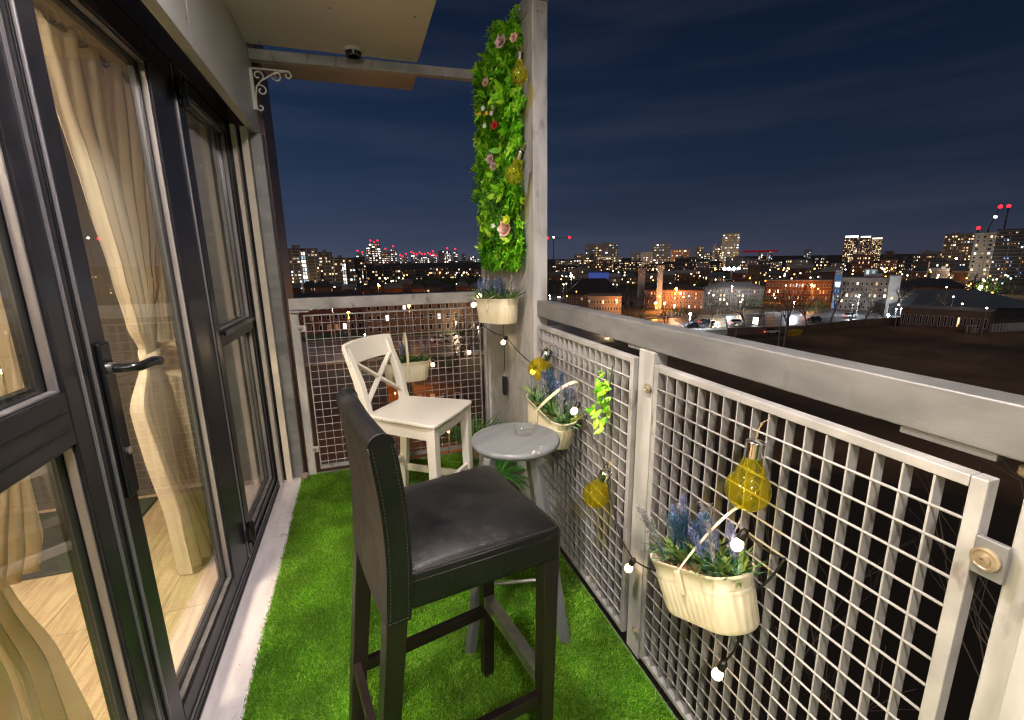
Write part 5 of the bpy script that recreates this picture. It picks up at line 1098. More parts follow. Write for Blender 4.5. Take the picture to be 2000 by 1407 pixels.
# cranes
def crane(label, xm, ytop, D, jib=None, hgt=None):
    p = atd(xm, D); o = thing('tower_crane', label, 'crane', (p.x, p.y, GZ)); z = zat(xm, ytop, D)-GZ; r_ = D*0.0007
    MB().bar((0, 0, 0), (0, 0, z), r_*2, r_*2).build('mast', 'dark_clad', o)
    if jib:
        j = atd(jib[0], D)-p; zj = zat(jib[0], jib[1], D)-GZ; z0 = zat(xm, jib[2], D)-GZ; MB().bar((0, 0, z0), (j.x, j.y, zj), r_*1.4, r_*1.4).build('jib', 'dark_clad', o)
        MB().ball((j.x, j.y, zj), D*0.0026, 5).build('beacon', 'beacon', o)
    return o, z, p
o, z, p = crane('slender tower crane beside the corner post with red and white lights', 1081, 465, 900, (1112, 464, 467)); MB().bar((0, 0, z), (-9, 4, z), 1.2, 1.2).build('counter_jib', 'dark_clad', o); MB().ball((0, 0, z+1), 1.6, 5).build('lamp', 'beacon_white', o); MB().ball((-10, 4, z), 2.2, 5).build('beacon', 'beacon', o)
o, z, p = crane('luffing crane over the towers at the right edge', 1922, 448, 700, (1936, 405, 448)); MB().ball((3, -2, z-6+18), 1.3, 5).build('lamp', 'beacon_white', o)
o, z, p = crane('straight crane mast with a red beacon at the right edge', 1952, 404, 700); MB().ball((0, 0, z), 1.7, 5).build('beacon', 'beacon', o)
o, z, p = crane('red beacon pole left of the two cranes at the right', 1902, 446, 720); MB().ball((0, 0, z), 1.8, 5).build('beacon', 'beacon', o)

# ---- right of the corner post: skyline
RB = (('broad tower block with a bright roofline, first on the skyline right of the post', 1143, 1207, 477, 1100, 'conc_far', 10, 9, .45, ('warm', 'white', 'cool')),
      ('low lit block under the crane beside the corner post', 1085, 1128, 509, 900, 'conc_far', 9, 4, .5, ('warm', 'white')),
      ('mid rise block in front of the broad tower block', 1121, 1160, 498, 850, 'dark_clad', 8, 6, .5, ('warm', 'white')),
      ('mid rise block at the foot of the broad tower block, right side', 1168, 1214, 502, 800, 'dark_clad', 9, 5, .45, ('warm', 'hot')),
      ('slim bluish lit block left of the pale terrace block', 1233, 1248, 494, 1000, 'conc_far', 3, 7, .55, ('cool', 'white')),
      ('pale lit block right of the slim bluish one', 1251, 1275, 493, 950, 'render_white', 5, 7, .45, ('warm', 'white')),
      ('tall block with a roof light, left of the red brick block', 1276, 1308, 476, 1000, 'conc_far', 6, 9, .5, ('cool', 'white', 'warm')),
      ('red brick block with warm windows on the skyline', 1310, 1346, 488, 850, 'brick', 7, 8, .45, ('warm', 'white')),
      ('thin tower right of the red brick block', 1356, 1374, 482, 1050, 'conc_far', 4, 8, .4, ('white', 'warm')),
      ('small dark block between the thin tower and the tall pink tower', 1375, 1391, 494, 1000, 'dark_clad', 4, 6, .5, ('warm', 'cool')),
      ('bright speckled block just left of the tall pink tower', 1391, 1410, 480, 1000, 'render_white', 4, 9, .6, ('white', 'warm')),
      ('tall tower in the middle of the skyline with a pink lit side', 1408, 1442, 457, 950, 'conc_far', 6, 13, .5, ('white', 'warm', 'cool')),
      ('tiny far tower right of the tall pink tower', 1481, 1490, 490, 2200, 'conc_far', 2, 5, .6, ('white',)),
      ('tiny far twin tower right of the first tiny one', 1497, 1510, 491, 2200, 'conc_far', 3, 5, .5, ('cool', 'white')),
      ('faint far twin tower left of the three bright towers', 1570, 1584, 488, 2400, 'conc_far', 3, 5, .5, ('cool',)),
      ('dim twin chimney-like block right of the three bright towers', 1728, 1747, 491, 1500, 'brick_brown', 3, 6, .1, ('dim',)),
      ('low dark block with a flat roof left of the right hand towers', 1796, 1842, 492, 800, 'conc_far', 8, 3, .35, ('warm', 'dim')),
      ('broad block with balconies of warm light, left of the pale tower', 1840, 1905, 458, 620, 'dark_clad', 10, 13, .42, ('warm', 'cool', 'warm')),
      ('low dark block with warm windows under the broad right block', 1820, 1898, 512, 420, 'dark_clad', 12, 4, .4, ('warm', 'hot', 'dim')))
for i, (lb, x0, x1, yt, D, mm, cc, rr2, lt, pl_) in enumerate(RB): B_('tower_block', lb, x0, x1, yt, D, mm, min(30, (x1-x0)*D/910*.7), cc, rr2, lt, pl_, seed=50+i, wsz=(.5, .42))
for x0, x1, cw, lb in ((1646, 1673, 'crown_white', 'left'), (1676, 1697, 'crown_white', 'middle'), (1699, 1720, 'crown_warm', 'right')):
    tower(lb+' one of three bright towers with glowing crowns', x0, x1, 465 if x0 < 1690 else 468, 1300, .7, ('warm', 'white', 'warm'), m='brick_brown', crown=cw, seed=int(x0), cols=7, rows=17, wsz=(.55, .5))
o, W, Hb = B_('tower_block', 'pale narrow tower block at the right with dark balconies', 1899, 1939, 457, 400, 'render_white', 12, 3, 12, .45, ('warm', 'white'), seed=80, frames=True, wsz=(.34, .45))
l = bpy.data.lights.new('facade_fill', 'POINT'); l.energy = 9000; l.color = (1, .85, .7); l.shadow_soft_size = 1  # fill light added so the pale facade shows
lo_ = bpy.data.objects.new('facade_fill', l); C.objects.link(lo_); lo_.parent = o; lo_.location = (-8, -22, 10)
MB().ball((-8, -22, 10.5), 0.4, 4).build('fill_globe', 'lamp_warm', o)  # glowing ball made up to go with the added fill light
B_('tower_block', 'large black tower block filling the right edge with scattered bright windows', 1940, 2110, 447, 390, 'dark_clad', 22, 22, 15, .36, ('white', 'cool', 'warm', 'blue', 'orange'), seed=81, wsz=(.4, .42))
B_('office_building', 'grey low building with a bright window band on the skyline', 1541, 1597, 511, 700, 'conc_far', 16, 8, 3, .35, ('white', 'hot'), seed=82, wsz=(.8, .4))
B_('office_building', 'low bright hall with rows of white lights right of the three towers', 1728, 1766, 510, 800, 'render_white', 16, 8, 4, .9, ('hot', 'white'), seed=83, wsz=(.7, .45))
B_('hall', 'long low hall with a red lit band on the skyline', 1448, 1520, 508, 900, 'dark_clad', 20, 4, 1, 0, seed=84)[0]
c, W, a = frame_at(1450, 1520, 895); MB().bb((-W/2, -0.3, 24), (W/2, -0.1, 27)).build('red_band', 'red_band', bpy.data.objects['hall'])
# infill low rises towards the horizon
q = random.Random(77); inf = []
ords = ['first', 'second', 'third', 'fourth', 'fifth', 'sixth', 'seventh', 'eighth', 'ninth', 'tenth', 'eleventh', 'twelfth', 'thirteenth', 'fourteenth', 'fifteenth', 'sixteenth', 'seventeenth', 'eighteenth', 'nineteenth', 'twentieth', 'twenty first', 'twenty second', 'twenty third', 'twenty fourth', 'twenty fifth', 'twenty sixth', 'twenty seventh', 'twenty eighth', 'twenty ninth', 'thirtieth']
for k in range(30):
    x0 = 1072+k*31+q.uniform(-6, 6); D = q.uniform(480, 800); w_ = q.uniform(24, 46); yt = hor(x0)+q.uniform(3, 15)
    B_('low_rise', 'dark low rise block below the skyline, '+ords[k]+' from the corner post', x0, x0+w_, yt, D, q.choice(('dark_clad', 'brick_brown', 'brick', 'conc_far')), 14, int(w_/3.4), 4, q.uniform(.3, .6), ('warm', 'white', 'warm'), seed=100+k, roof=q.choice(('flat', 'hip')), group='low rise blocks below the skyline', wsz=(.5, .4))
for k in range(9):
    x0 = 770+k*19+q.uniform(-4, 4); D = q.uniform(420, 700); yt = hor(x0)+q.uniform(6, 16)
    B_('low_rise', 'dark low house roofs left of the green wall, '+ords[k]+' from the left', x0, x0+q.uniform(18, 30), yt, D, q.choice(('dark_clad', 'brick_brown')), 12, 6, 3, q.uniform(.15, .4), ('warm', 'white'), seed=140+k, roof='hip', group='dark low houses on the left skyline', wsz=(.5, .4))
for k in range(14):
    x0 = 560+k*27+q.uniform(-5, 5); D = q.uniform(200, 300); yt = 545+q.uniform(0, 14)
    B_('terrace_house', 'small pitched roof house above the far handrail, '+ords[k]+' from the left', x0, x0+q.uniform(22, 34), yt, D, q.choice(('brick', 'brick_brown')), 9, 4, 2, q.uniform(.05, .3), ('warm', 'dim'), seed=160+k, roof=q.choice(('hip', 'gable')), group='small houses above the far handrail', wsz=(.35, .4), roofm=q.choice(('slate', 'metal_roof')))

# second row of low houses, nearer
for k in range(26):
    x0 = 1072+k*36+q.uniform(-8, 8); D = q.uniform(290, 430); yt = hor(x0)+q.uniform(19, 34)
    if 1640 < x0 < 1760 or x0 > 1890: continue
    B_('low_house', 'low house with a dark roof behind the brick terraces, '+ords[k]+' from the corner post', x0, x0+q.uniform(26, 48), yt, D, q.choice(('brick', 'brick_brown', 'brick_pale')), 10, 7, 2, q.uniform(.15, .45), ('warm', 'white', 'dim'), seed=240+k, roof=q.choice(('flat', 'hip', 'gable')), group='low houses behind the brick terraces', wsz=(.4, .4), roofm=q.choice(('slate', 'metal_roof', 'conc_far')))
# small distant street lights among the roofs
def tiny(kind, n, xs, seed, lab, s_=1.0):
    q = random.Random(seed); lm2 = MB().ball((0, 0, 0), 0.3, 4).mesh('lantern', kind); pm2 = MB().tube([(0, 0, -6.5), (0, 0, -0.3)], .08, 4).mesh('pole', 'conc_far')
    for i in range(n):
        x = q.uniform(*xs); D = q.uniform(150, 520) if xs[0] > 1000 else q.uniform(230, 520); p = atd(x, D); o = thing('street_lamp', lab, 'street lamp', (p.x, p.y, GZ+6.5), group=lab); inst(lm2, 'lantern', o, scale=(D/300*s_+.2,)*3); inst(pm2, 'pole', o)
tiny('lamp_warm_soft', 80, (1075, 1990), 1, 'tiny distant warm street light among the dark roofs at the right')
tiny('lamp_sodium_soft', 44, (1075, 1990), 2, 'tiny distant orange street light among the dark roofs at the right')
tiny('lamp_cool_soft', 22, (1075, 1990), 3, 'tiny distant white street light among the dark roofs at the right')
tiny('lamp_warm_soft', 26, (560, 935), 4, 'tiny distant warm street light among the dark roofs at the left')
tiny('lamp_sodium_soft', 10, (560, 935), 5, 'tiny distant orange street light among the dark roofs at the left')
for (x, y, D, lb) in ((1175, 519, 780, 'added fill lamp lighting the blocks below the broad tower block'), (1270, 517, 820, 'added fill lamp lighting the foot of the pale lit block'), (1335, 516, 780, 'added fill lamp lighting the foot of the red brick skyline block'), (1425, 514, 880, 'added fill lamp lighting the foot of the tall pink tower'), (1690, 512, 1200, 'added fill lamp lighting the foot of the three bright towers'), (1870, 505, 560, 'added fill lamp lighting the foot of the broad right block')):
    lampost(x, y, D, 'lamp_warm', 42000*(D/800)**2, lb, D/900)  # fill lamps on poles, added at the skyline bases to brighten the facades
lampost(605, 556, 300, 'lamp_warm', 9000, 'added fill lamp at the foot of the leftmost slab block', .3); lampost(735, 556, 210, 'lamp_sodium', 5000, 'orange lamp among the small houses above the far handrail', .3); lampost(830, 552, 230, 'lamp_sodium', 5000, 'second orange lamp among the small houses, nearer the green wall', .3)  # the slab block lamp is added to light its facade
# ---- middle ground, right
B_('pitched_roof_building', 'dark building with a broad hipped roof right of the corner post', 1106, 1216, 546, Dg(1160, 600), 'brick_brown', 22, 12, 2, .25, ('warm', 'white'), seed=201, roof='hip', pitch=6, roofm='dark_clad', each=True, wsz=(.4, .45))
B_('apartment_building', 'three storey building lit orange at its right end near the handrail', 1150, 1217, 580, Dg(1190, 622), 'brick_pale', 12, 12, 3, .15, ('warm',), seed=202, each=True, wsz=(.45, .5))
lampost(1207, 586, Dg(1207, 626), 'lamp_sodium', 2600, 'sodium lamp lighting the orange end of the three storey building', 0.18)
B_('brick_terrace', 'long brick terrace glowing orange around the sodium street lamps', 1262, 1380, 556, Dg(1320, 603), 'brick', 12, 20, 4, .22, ('warm', 'orange', 'white'), seed=203, each=True, wsz=(.4, .5), roof='hip', pitch=2.0, roofm='slate')
B_('brick_terrace', 'brown brick terrace right of the orange lit one, few windows lit', 1382, 1500, 552, Dg(1440, 598), 'brick_brown', 12, 16, 4, .25, ('warm', 'white'), seed=204, each=True, wsz=(.4, .5), roof='hip', pitch=2.0, roofm='conc_far')
B_('brick_terrace', 'orange lit balcony terrace left of the pale brick block', 1502, 1634, 549, Dg(1560, 588), 'brick', 12, 22, 3, .3, ('warm', 'orange'), seed=205, each=True, wsz=(.4, .5), roofm='conc_far')
B_('brick_terrace', 'low brown terrace behind the pale brick block', 1768, 1900, 545, Dg(1830, 590), 'brick_brown', 12, 14, 2, .25, ('warm', 'dim'), seed=206, each=True, wsz=(.4, .5), roof='hip', pitch=3, roofm='slate')
for x0, x1, yt, D, m_, lb in ((1286, 1297, 521, Dg(1290, 605), 'render_white', 'tall pale concrete column in front of the orange terrace'), (1248, 1262, 526, Dg(1255, 598), 'conc_far', 'grey concrete column left of the tall pale one'), (1746, 1769, 541, Dg(1757, 614), 'render_white', 'white stair tower at the right end of the pale brick block')):
    o, W, Hb = B_('concrete_tower', lb, x0, x1, yt, D, m_, (x1-x0)*D/910, 1, 1, 0, seed=207, cat='tower')
B_('brick_block', 'four storey pale brick block with a glazed stair tower beside the field', 1652, 1746, 545, Dg(1700, 607), 'brick_pale', 12, 10, 5, .22, ('warm', 'white'), seed=208, each=True, wsz=(.42, .45), roofm='conc_far')
c, W, a = frame_at(1637, 1651, Dg(1644, 605)); z1 = zat(1640, 528, Dg(1644, 605))-GZ; o = thing('stair_tower', 'glazed stair tower lit cold at the left end of the pale brick block', 'stair tower', c, a); MB().bb((-W/2, 0, 0), (W/2, 3, z1)).build('wall', 'conc_far', o)
for k in range(5): inst(winmesh('win_cool' if k % 2 else 'win_blue'), 'window', o, (0, -0.05, 1.6+k*z1/5.8), (0, 0, 0), (W*.75, 0.12, z1/7.5))
c, W, a = frame_at(1694, 1720, Dg(1700, 605)); o = thing('rooftop_cabin', 'pale blue rooftop cabin on the pale brick block', 'cabin', (c.x, c.y, zat(1700, 545, Dg(1700, 607))+.6), a); MB().bb((-W/2, 0, 0), (W/2, 4, 2.6)).build('wall', 'render_white', o)
for s in (-.25, .2): inst(winmesh('win_cool'), 'window', o, (W*s, -.05, 1.5), (0, 0, 0), (W*.22, .1, 1.4))
# dark barns at right
B_('barn', 'long dark shed with a wide pitched metal roof at the right edge', 1795, 2080, 572, Dg(1795, 622), 'dark_clad', 26, 30, 1, .1, ('warm', 'white'), seed=210, roof='hip', pitch=4.5, roofm='metal_roof', D2=Dg(2080, 625), wsz=(.4, .3))
B_('low_brick_building', 'low dark brick building with arched windows in front of the long shed', 1780, 1962, 606, Dg(1780, 640), 'brick_brown', 8, 14, 1, .06, ('warm',), seed=211, roof='flat', D2=Dg(1962, 655), each=True, wsz=(.3, .5), roofm='conc_far')
B_('hut', 'dark blue hut with a lit window behind the white stair tower', 1770, 1792, 556, Dg(1780, 606), 'slate', 8, 3, 1, .9, ('cool', 'white'), seed=212, roof='gable', pitch=2)
wb = thing('white_balustrade', 'pale pillared balustrade at the edge of the field by the right edge', 'balustrade', tuple(G(1885, 652)))
pA_, pB_ = G(1885, 650), G(2080, 640); dv_ = pB_-pA_
MB().bar(Vector((0, 0, 1.9)), dv_+Vector((0, 0, 1.9)), 0.3, 0.25).build('top_beam', 'render_white', wb)
pm_ = MB().box((0, 0, 0.9), (0.45, 0.3, 1.8)).mesh('pillar', 'render_white')
for k in range(30): inst(pm_, 'pillar', wb, dv_*((k+.5)/30), (0, 0, math.atan2(dv_.y, dv_.x)))
fw = thing('field_wall', 'low dark wall dividing the road from the field', 'wall', tuple(G(1420, 655))); pts = [G(1420, 652), G(1560, 648), G(1660, 636), G(1780, 628), G(1885, 650)]
for a_, b_ in zip(pts[:-1], pts[1:]): MB().bar(a_-pts[0]+Vector((0, 0, .9)), b_-pts[0]+Vector((0, 0, .9)), 0.3, 1.8).build('wall_section', 'brick_brown', fw)
# ---- middle ground, seen through and under the far railing
B_('brick_flats', 'long red brown brick block of flats with white framed windows behind the far railing', 555, 700, 574, Dg(630, 650), 'brick', 12, 9, 3, .28, ('warm', 'hot', 'dim'), seed=220, each=True, wsz=(.36, .5), roofm='slate', roof='gable', pitch=1.5)
B_('brick_flats', 'second brick block of flats behind the far railing, next to the green wall', 704, 960, 572, Dg(830, 648), 'brick_brown', 12, 15, 3, .16, ('warm', 'white', 'hot'), seed=221, each=True, wsz=(.34, .5), roofm='slate', roof='gable', pitch=1.5)
B_('low_garage', 'low flat brown building under the far railing behind the white chair', 790, 895, 752, 60, 'brick_brown', 6, 4, 1, .3, ('orange',), seed=222, each=True, wsz=(.3, .4))
o = B_('orange_cabin', 'bright orange site cabin glimpsed through the far mesh left of the chair seat', 738, 775, 757, 58, 'orange_pl', 3, 2, 1, 0, seed=223, cat='cabin')
lampost(752, 770, 52, 'lamp_sodium', 500, 'orange lamp right in front of the orange site cabin', .08)
# street lamps, some of them added to brighten the road
lampost(671, 612, 100, 'lamp_sodium', 2600, 'orange street lamp in front of the brick flats, leftmost', .28)
lampost(793, 598, 108, 'lamp_sodium', 2600, 'orange street lamp high against the brick flats above the basket', .28)
lampost(640, 600, 110, 'lamp_white', 700, 'small white lamp on the brick flats at the left', .2)
lampost(790, 732, 58, 'lamp_sodium', 900, 'orange lamp low in the yard behind the white chair', .14)
lampost(860, 845, 44, 'lamp_sodium', 900, 'orange lamp very low in the yard near the railing foot', .10)
lampost(930, 640, 90, 'lamp_warm', 700, 'warm lamp beside the road near the corner', .15)
lampost(1285, 592, Dg(1285, 610), 'lamp_sodium', 3800, 'brightest orange street lamp before the brick terrace', .42)
lampost(1303, 593, Dg(1303, 607), 'lamp_sodium', 1800, 'smaller orange street lamp right of the brightest one', .3)
lampost(1325, 565, Dg(1325, 606), 'lamp_sodium', 4200, 'orange street lamp high against the brick terrace', .42)
lampost(1593, 557, Dg(1593, 592), 'lamp_sodium', 3600, 'orange street lamp on the balcony terrace', .36)
lampost(1520, 575, Dg(1520, 592), 'lamp_sodium', 2400, 'orange lamp at the left part of the balcony terrace', .2)
lampost(1116, 539, 230, 'lamp_white', 2200, 'strong blue white lamp above the hipped roof', .55)
lampost(1356, 614, Dg(1356, 640), 'lamp_white', 2600, 'white street lamp at the road bend', .3)
lampost(1323, 597, Dg(1323, 612), 'lamp_white', 800, 'small white lamp below the orange terrace', .25)
lampost(1435, 560, Dg(1435, 602), 'lamp_white', 2600, 'cool white lamp before the brown terrace', .28)
lampost(1455, 590, Dg(1455, 608), 'lamp_warm', 1500, 'warm lamp among the bushes left of the shelter', .2)
lampost(1755, 617, Dg(1755, 624), 'lamp_white', 3400, 'strong white flood lamp at the foot of the white stair tower', .34)
lampost(1769, 605, Dg(1769, 620), 'lamp_white', 500, 'left small white lamp of a pair by the shed', .16)
lampost(1779, 604, Dg(1779, 620), 'lamp_white', 500, 'right small white lamp of a pair by the shed', .16)
lampost(1074, 578, 150, 'lamp_white', 1200, 'white lamp just right of the corner post', .2)
lampost(1562, 590, Dg(1562, 616), 'lamp_white', 2600, 'added white lamp brightening the road between the two bare trees', .16)  # road lamps added here so the asphalt reads lit
lampost(1680, 596, Dg(1680, 618), 'lamp_white', 1800, 'added white lamp brightening the road before the pale brick block', .12)
lampost(1410, 598, Dg(1410, 624), 'lamp_warm', 2200, 'added warm lamp brightening the road right of the bend', .12)
lampost(1193, 640, 115, 'lamp_warm', 1500, 'added warm lamp brightening the road close above the handrail', .12)
lampost(700, 655, 84, 'lamp_white', 600, 'added white lamp brightening the road behind the far railing', .10)
lampost(603, 634, Dg(603, 652), 'lamp_warm', 1500, 'warm lamp before the brick flats at far left behind the mesh', .14)
lampost(745, 628, Dg(745, 650), 'lamp_sodium', 1500, 'third orange lamp before the brick flats, left of the basket', .16)
lampost(885, 630, Dg(885, 650), 'lamp_warm', 1500, 'warm lamp before the brick flats near the corner', .14)
lampost(1930, 560, 300, 'lamp_warm', 7000, 'warm lamp among trees below the black tower block', .5)
o = thing('floodlight_mast', 'mast carrying four dazzling white floodlights on the skyline', 'floodlights', tuple(atd(1431, 430))); z = zat(1431, 525, 430)-GZ; MB().tube([(0, 0, 0), (0, 0, z)], .3, 6).build('mast', 'conc_far', o)
d_ = (atd(1445, 430)-atd(1417, 430)); 
for k in range(4): MB().ball(d_*((k-1.5)/3)+Vector((0, 0, z)), 1.3, 5).build('floodlight', 'beacon_white', o)
MB().bar(-d_/2+Vector((0, 0, z-1.4)), d_/2+Vector((0, 0, z-1.4)), .3, .3).build('crossbar', 'conc_far', o)
c, W, a = frame_at(1150, 1190, 300); o = thing('lit_sign', 'blue lit shop frontage above the hipped roof', 'sign', (c.x, c.y, zat(1170, 545, 300)), a); MB().bb((-W/2, 0, 0), (W/2, 1, zat(1170, 533, 300)-zat(1170, 545, 300))).build('panel', 'blue_sign', o)

# bare trees
def bare_tree(label, base, h, seed, spread=0.55, group='bare winter trees', levels=5, tr=None, kids=3):
    q = random.Random(seed); o = thing('bare_tree', label, 'tree', base, group=group); tk = MB(); cr2 = MB(); r0__ = tr or h*0.028
    def grow(p, d, L, r_, lv, mb_):
        n = 3; pts = [p]; 
        for k in range(n): d = (d+Vector((q.gauss(0, .12), q.gauss(0, .12), q.gauss(.03, .08)))).normalized(); pts.append(pts[-1]+d*L/n)
        mb_.tube(pts, [r_, r_*.85, r_*.75, r_*.6], 5 if lv > 3 else 3, cap=False)
        if lv == 0: return
        for k in range(kids if lv > 1 else kids+1):
            a = q.random()*6.28; t1, t2, dd = basis(d); sp_ = q.uniform(.3, 1)*spread*1.5; nd = (d+(t1*math.cos(a)+t2*math.sin(a))*sp_+Vector((0, 0, .12))).normalized()
            grow(pts[q.choice((2, 3, 3))], nd, L*q.uniform(.6, .82), r_*.60, lv-1, cr2)
    grow(Vector((0, 0, 0)), Vector((0, 0, 1)), h*0.34, r0__, levels, tk)
    tk.build('trunk', 'bark_tree', o); cr2.build('crown', 'bark_tree', o); return o
for i, (x, y, h, lb) in enumerate(((1388, 641, 9, 'small bare tree by the road, left of a pair'), (1420, 640, 8, 'small bare tree by the road, right of a pair'), (1533, 660, 13, 'bare tree standing clear in the middle of the road view'), (1621, 632, 13, 'broad bare tree left of the pale brick block'), (1252, 655, 11, 'bare tree before the orange terrace close to the handrail'), (1238, 648, 10, 'second bare tree before the orange terrace'),
        (1700, 612, 11, 'faint bare tree before the pale brick block'), (1752, 616, 10, 'bare tree lit white against the stair tower'), (890, 740, 12, 'bare tree seen through the far mesh right of the basket'), (905, 700, 10, 'smaller bare tree seen through the far mesh'), (1150, 640, 9, 'bare shrub like tree just above the handrail near the post'), (1100, 610, 9, 'bare tree right beside the corner post'), (1895, 590, 12, 'bare tree lit yellow green below the black tower block'))):
    bare_tree(lb, tuple(G(x, y)), h, 300+i)
for i, x in enumerate((1300, 1345, 1452, 1492, 1575, 1660, 1690, 1725, 1800, 1850)):
    yb = {0: 652, 1: 648}.get(i, 646-(x-1450)*0.05)
    bare_tree('bare tree along the far edge of the dark field, '+ords[i]+' from the left', tuple(G(x, yb)), rnd.uniform(6.5, 9.5), 340+i, group='bare trees along the field edge', levels=4)
bare_tree('bare birch twigs rising close below the balcony at the right', (3.6, 1.3, -9.5), 9.5, 401, .5, levels=5, tr=.07)
bare_tree('second bare tree close below the balcony at the right', (3.2, 2.6, -9.0), 7.6, 402, .5, levels=5, tr=.06)
def bush(label, p, rx, rz, seed, n=700, group='round evergreen bushes'):
    q = random.Random(seed); o = thing('bush', label, 'bush', p, group=group); mb = MB()
    for i in range(n):
        d = Vector((q.gauss(0, 1), q.gauss(0, 1), q.gauss(0, 1))).normalized(); r_ = q.uniform(.6, 1)*(1+.25*math.sin(d.x*5+seed)*math.sin(d.y*4+d.z*5)); c = Vector((d.x*rx*r_, d.y*rx*r_, max(0.1, rz+d.z*rz*r_))); leafgeo(mb, c, (q.gauss(0, 1), q.gauss(0, 1), q.gauss(0, 1)), (0, 0, 1), rx*.16, rx*.1, 1)
    mb.build('foliage', 'bush', o); MB().tube([(0, 0, 0), (0, 0, rz)], [rx*.08, rx*.05], 5).build('trunk', 'bark_tree', o)
for i, (x, y, rx, rz, lb) in enumerate(((1328, 618, 3.2, 1.7, 'green bush at the road bend below the orange terrace'), (1465, 602, 4.0, 2.2, 'green bush left of the bus shelter'), (1500, 600, 3.0, 2.4, 'dark bush right of the green one at the shelter'), (1592, 612, 3.5, 2.4, 'dark round bush before the balcony terrace'), (850, 712, 2.0, 1.1, 'low green bush behind the far mesh'), (880, 722, 1.6, 1.0, 'second low green bush behind the far mesh'), (760, 700, 1.6, 1.0, 'green bush behind the far basket'), (1925, 575, 5, 4, 'lit bush below the black tower block'), (1210, 668, 2.2, 1.2, 'yellow lit bush just under the handrail near the second post'))):
    bush(lb, tuple(G(x, y)), rx, rz, 500+i)
mb = MB(); q = random.Random(5)
for i in range(5200):
    x = q.uniform(770, 935) if i % 3 == 0 else q.uniform(1070, 2000); D = q.uniform(260, 420); p = atd(x, D); leafgeo(mb, (p.x, p.y, GZ+q.uniform(0, 9)*(0.5+.5*math.sin(x*.11)*math.sin(x*.037))+1), (q.gauss(0, 1), q.gauss(0, 1), q.gauss(0, 1)), (0, 0, 1), 2.0, 1.4, 1)
o = mb.build('distant_trees', 'bush', kind='stuff'); o['label'] = 'dark masses of distant trees between the roofs'; o['category'] = 'trees'
# cars, shelter, poles
def car_proto(body):
    o = thing('parked_car', 'car', 'car'); mb = MB()
    sec = [(-2.1, .35, .75, .78), (-2.0, .3, .85, .82), (-1.2, .28, .95, .86), (0.9, .28, .95, .86), (1.8, .3, .82, .84), (2.1, .35, .65, .76)]
    mb.ring([[Vector((x, -w_, z0)), Vector((x, w_, z0)), Vector((x, w_, z1)), Vector((x, -w_, z1))] for x, z0, z1, w_ in sec]); mb.build('body', body, o, bevel=.05)
    mb = MB(); mb.ring([[Vector((x, -w_, .9)), Vector((x, w_, .9)), Vector((x2, w_*.85, 1.42)), Vector((x2, -w_*.85, 1.42))] for x, x2, w_ in ((-1.7, -1.3, .78), (-.3, -.3, .82), (1.0, .4, .78))]); mb.build('cabin', 'win_dark', o, bevel=.03)
    wm_ = MB().lathe([(.31, -.1), (.31, .1)], 14, M=Matrix.Rotation(R(90), 3, 'X')).mesh('wheel', 'tyre')
    for x in (-1.3, 1.3):
        for y in (-.78, .78): inst(wm_, 'wheel', o, (x, y, .31))
    for y in (-.6, .6): MB().box((2.1, y, .6), (.08, .3, .14)).build('headlight', 'win_frame', o); MB().box((-2.1, y, .68), (.08, .28, .14)).build('tail_light', 'tail', o)
    return o
cw_, cd_ = car_proto('car_white'), car_proto('car_dark'); u_ = {}
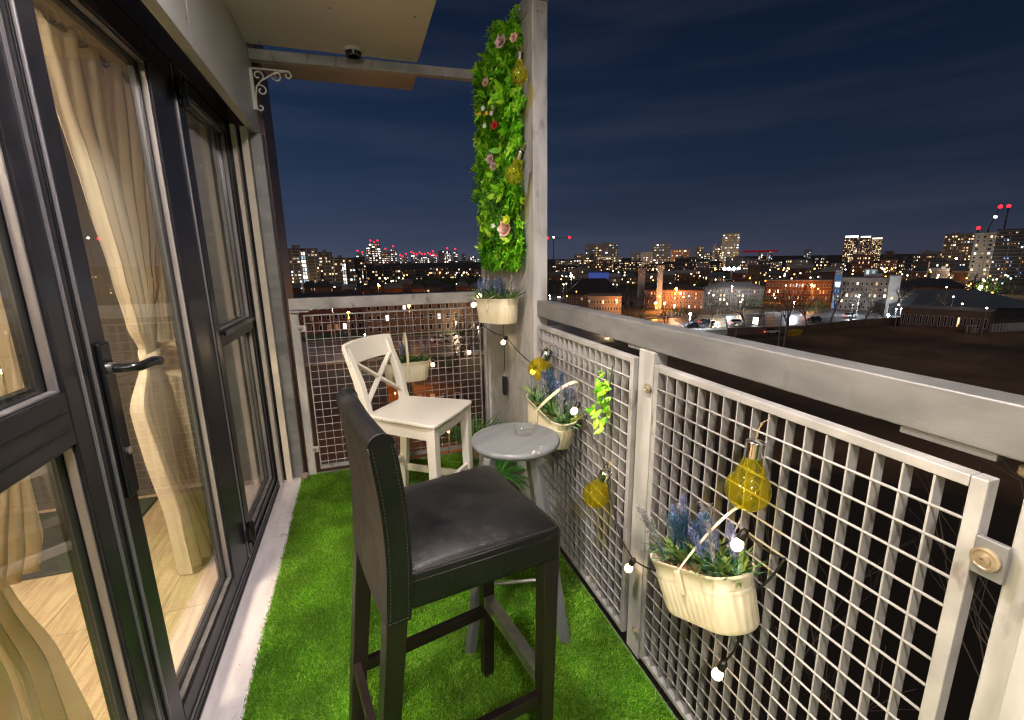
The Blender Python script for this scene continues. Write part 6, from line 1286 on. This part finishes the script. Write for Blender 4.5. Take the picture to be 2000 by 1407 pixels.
for i, (x, y, k, lb) in enumerate(((1504, 652, 0, 'small white parked car at the near edge of the road'), (1350, 640, 1, 'dark car on the road near the bend'), (1440, 634, 0, 'white car on the road before the bus shelter'), (1590, 628, 1, 'dark car parked on the road left of the pale block'), (1660, 620, 0, 'white car on the road before the pale brick block'), (1240, 645, 1, 'dark car on the road just above the handrail'), (860, 668, 0, 'white car on the road behind the far mesh, right one'), (700, 680, 1, 'dark car on the road behind the far mesh, left one'), (1380, 633, 1, 'dark car on the road between the bend and the shelter'))):
    src = (cw_, cd_)[k]; o = src if k not in u_ else copy(src); u_[k] = 1; p = G(x, y)
    j = min(range(len(road)-1), key=lambda j_: (road[j_]-p).length); t = (road[j+1]-road[j]); o.location = (p.x, p.y, GZ+.01); o.rotation_euler = (0, 0, math.atan2(t.y, t.x)+(math.pi if i % 2 else 0)); o['label'] = lb; o['group'] = 'cars along the road'
sh = thing('bus_shelter', 'small lit bus shelter beside the road', 'bus shelter', tuple(G(1481, 634)), R(20)); MB().bb((-2, -.8, 2.3), (2, .8, 2.45)).build('roof', 'dark_clad', sh); MB().bb((-2, .7, 0), (2, .78, 2.29)).build('back_panel', 'win_dark', sh); MB().bb((-2, -.7, .3), (-1.9, .69, 2.2)).build('advert_panel', 'win_hot', sh)
for x in (-1.9, 1.9): MB().bb((x-.05, -.78, 0), (x+.05, -.70, 2.29)).build('post', 'dark_clad', sh)
sk = thing('skip', 'small yellow skip lying at the near edge of the road', 'skip', tuple(G(1549, 655)), R(10)); mb = MB(); mb.ring([[Vector((-1.6, -.8, 0)), Vector((1.6, -.8, 0)), Vector((1.6, .8, 0)), Vector((-1.6, .8, 0))], [Vector((-2.3, -1, 1.2)), Vector((2.3, -1, 1.2)), Vector((2.3, 1, 1.2)), Vector((-2.3, 1, 1.2))]]); mb.build('body', 'yellow', sk); MB().bar((-2.3, -1, 1.24), (2.3, -1, 1.24), .1, .08).build('rim', 'yellow', sk)
for (x, y, yt, lb) in ((1529, 690, 612, 'right pole of a thin pair of poles at the field edge'), (1518, 690, 612, 'left pole of a thin pair of poles at the field edge'), (1436, 668, 642, 'short red brown pole at the field edge')):
    p = G(x, y); D = math.hypot(p.x, p.y); tag(MB().tube([(0, 0, 0), (0, 0, zat(x, yt, D)-GZ)], .1, 6).build('pole', 'conc_far'), lb, 'pole').location = p
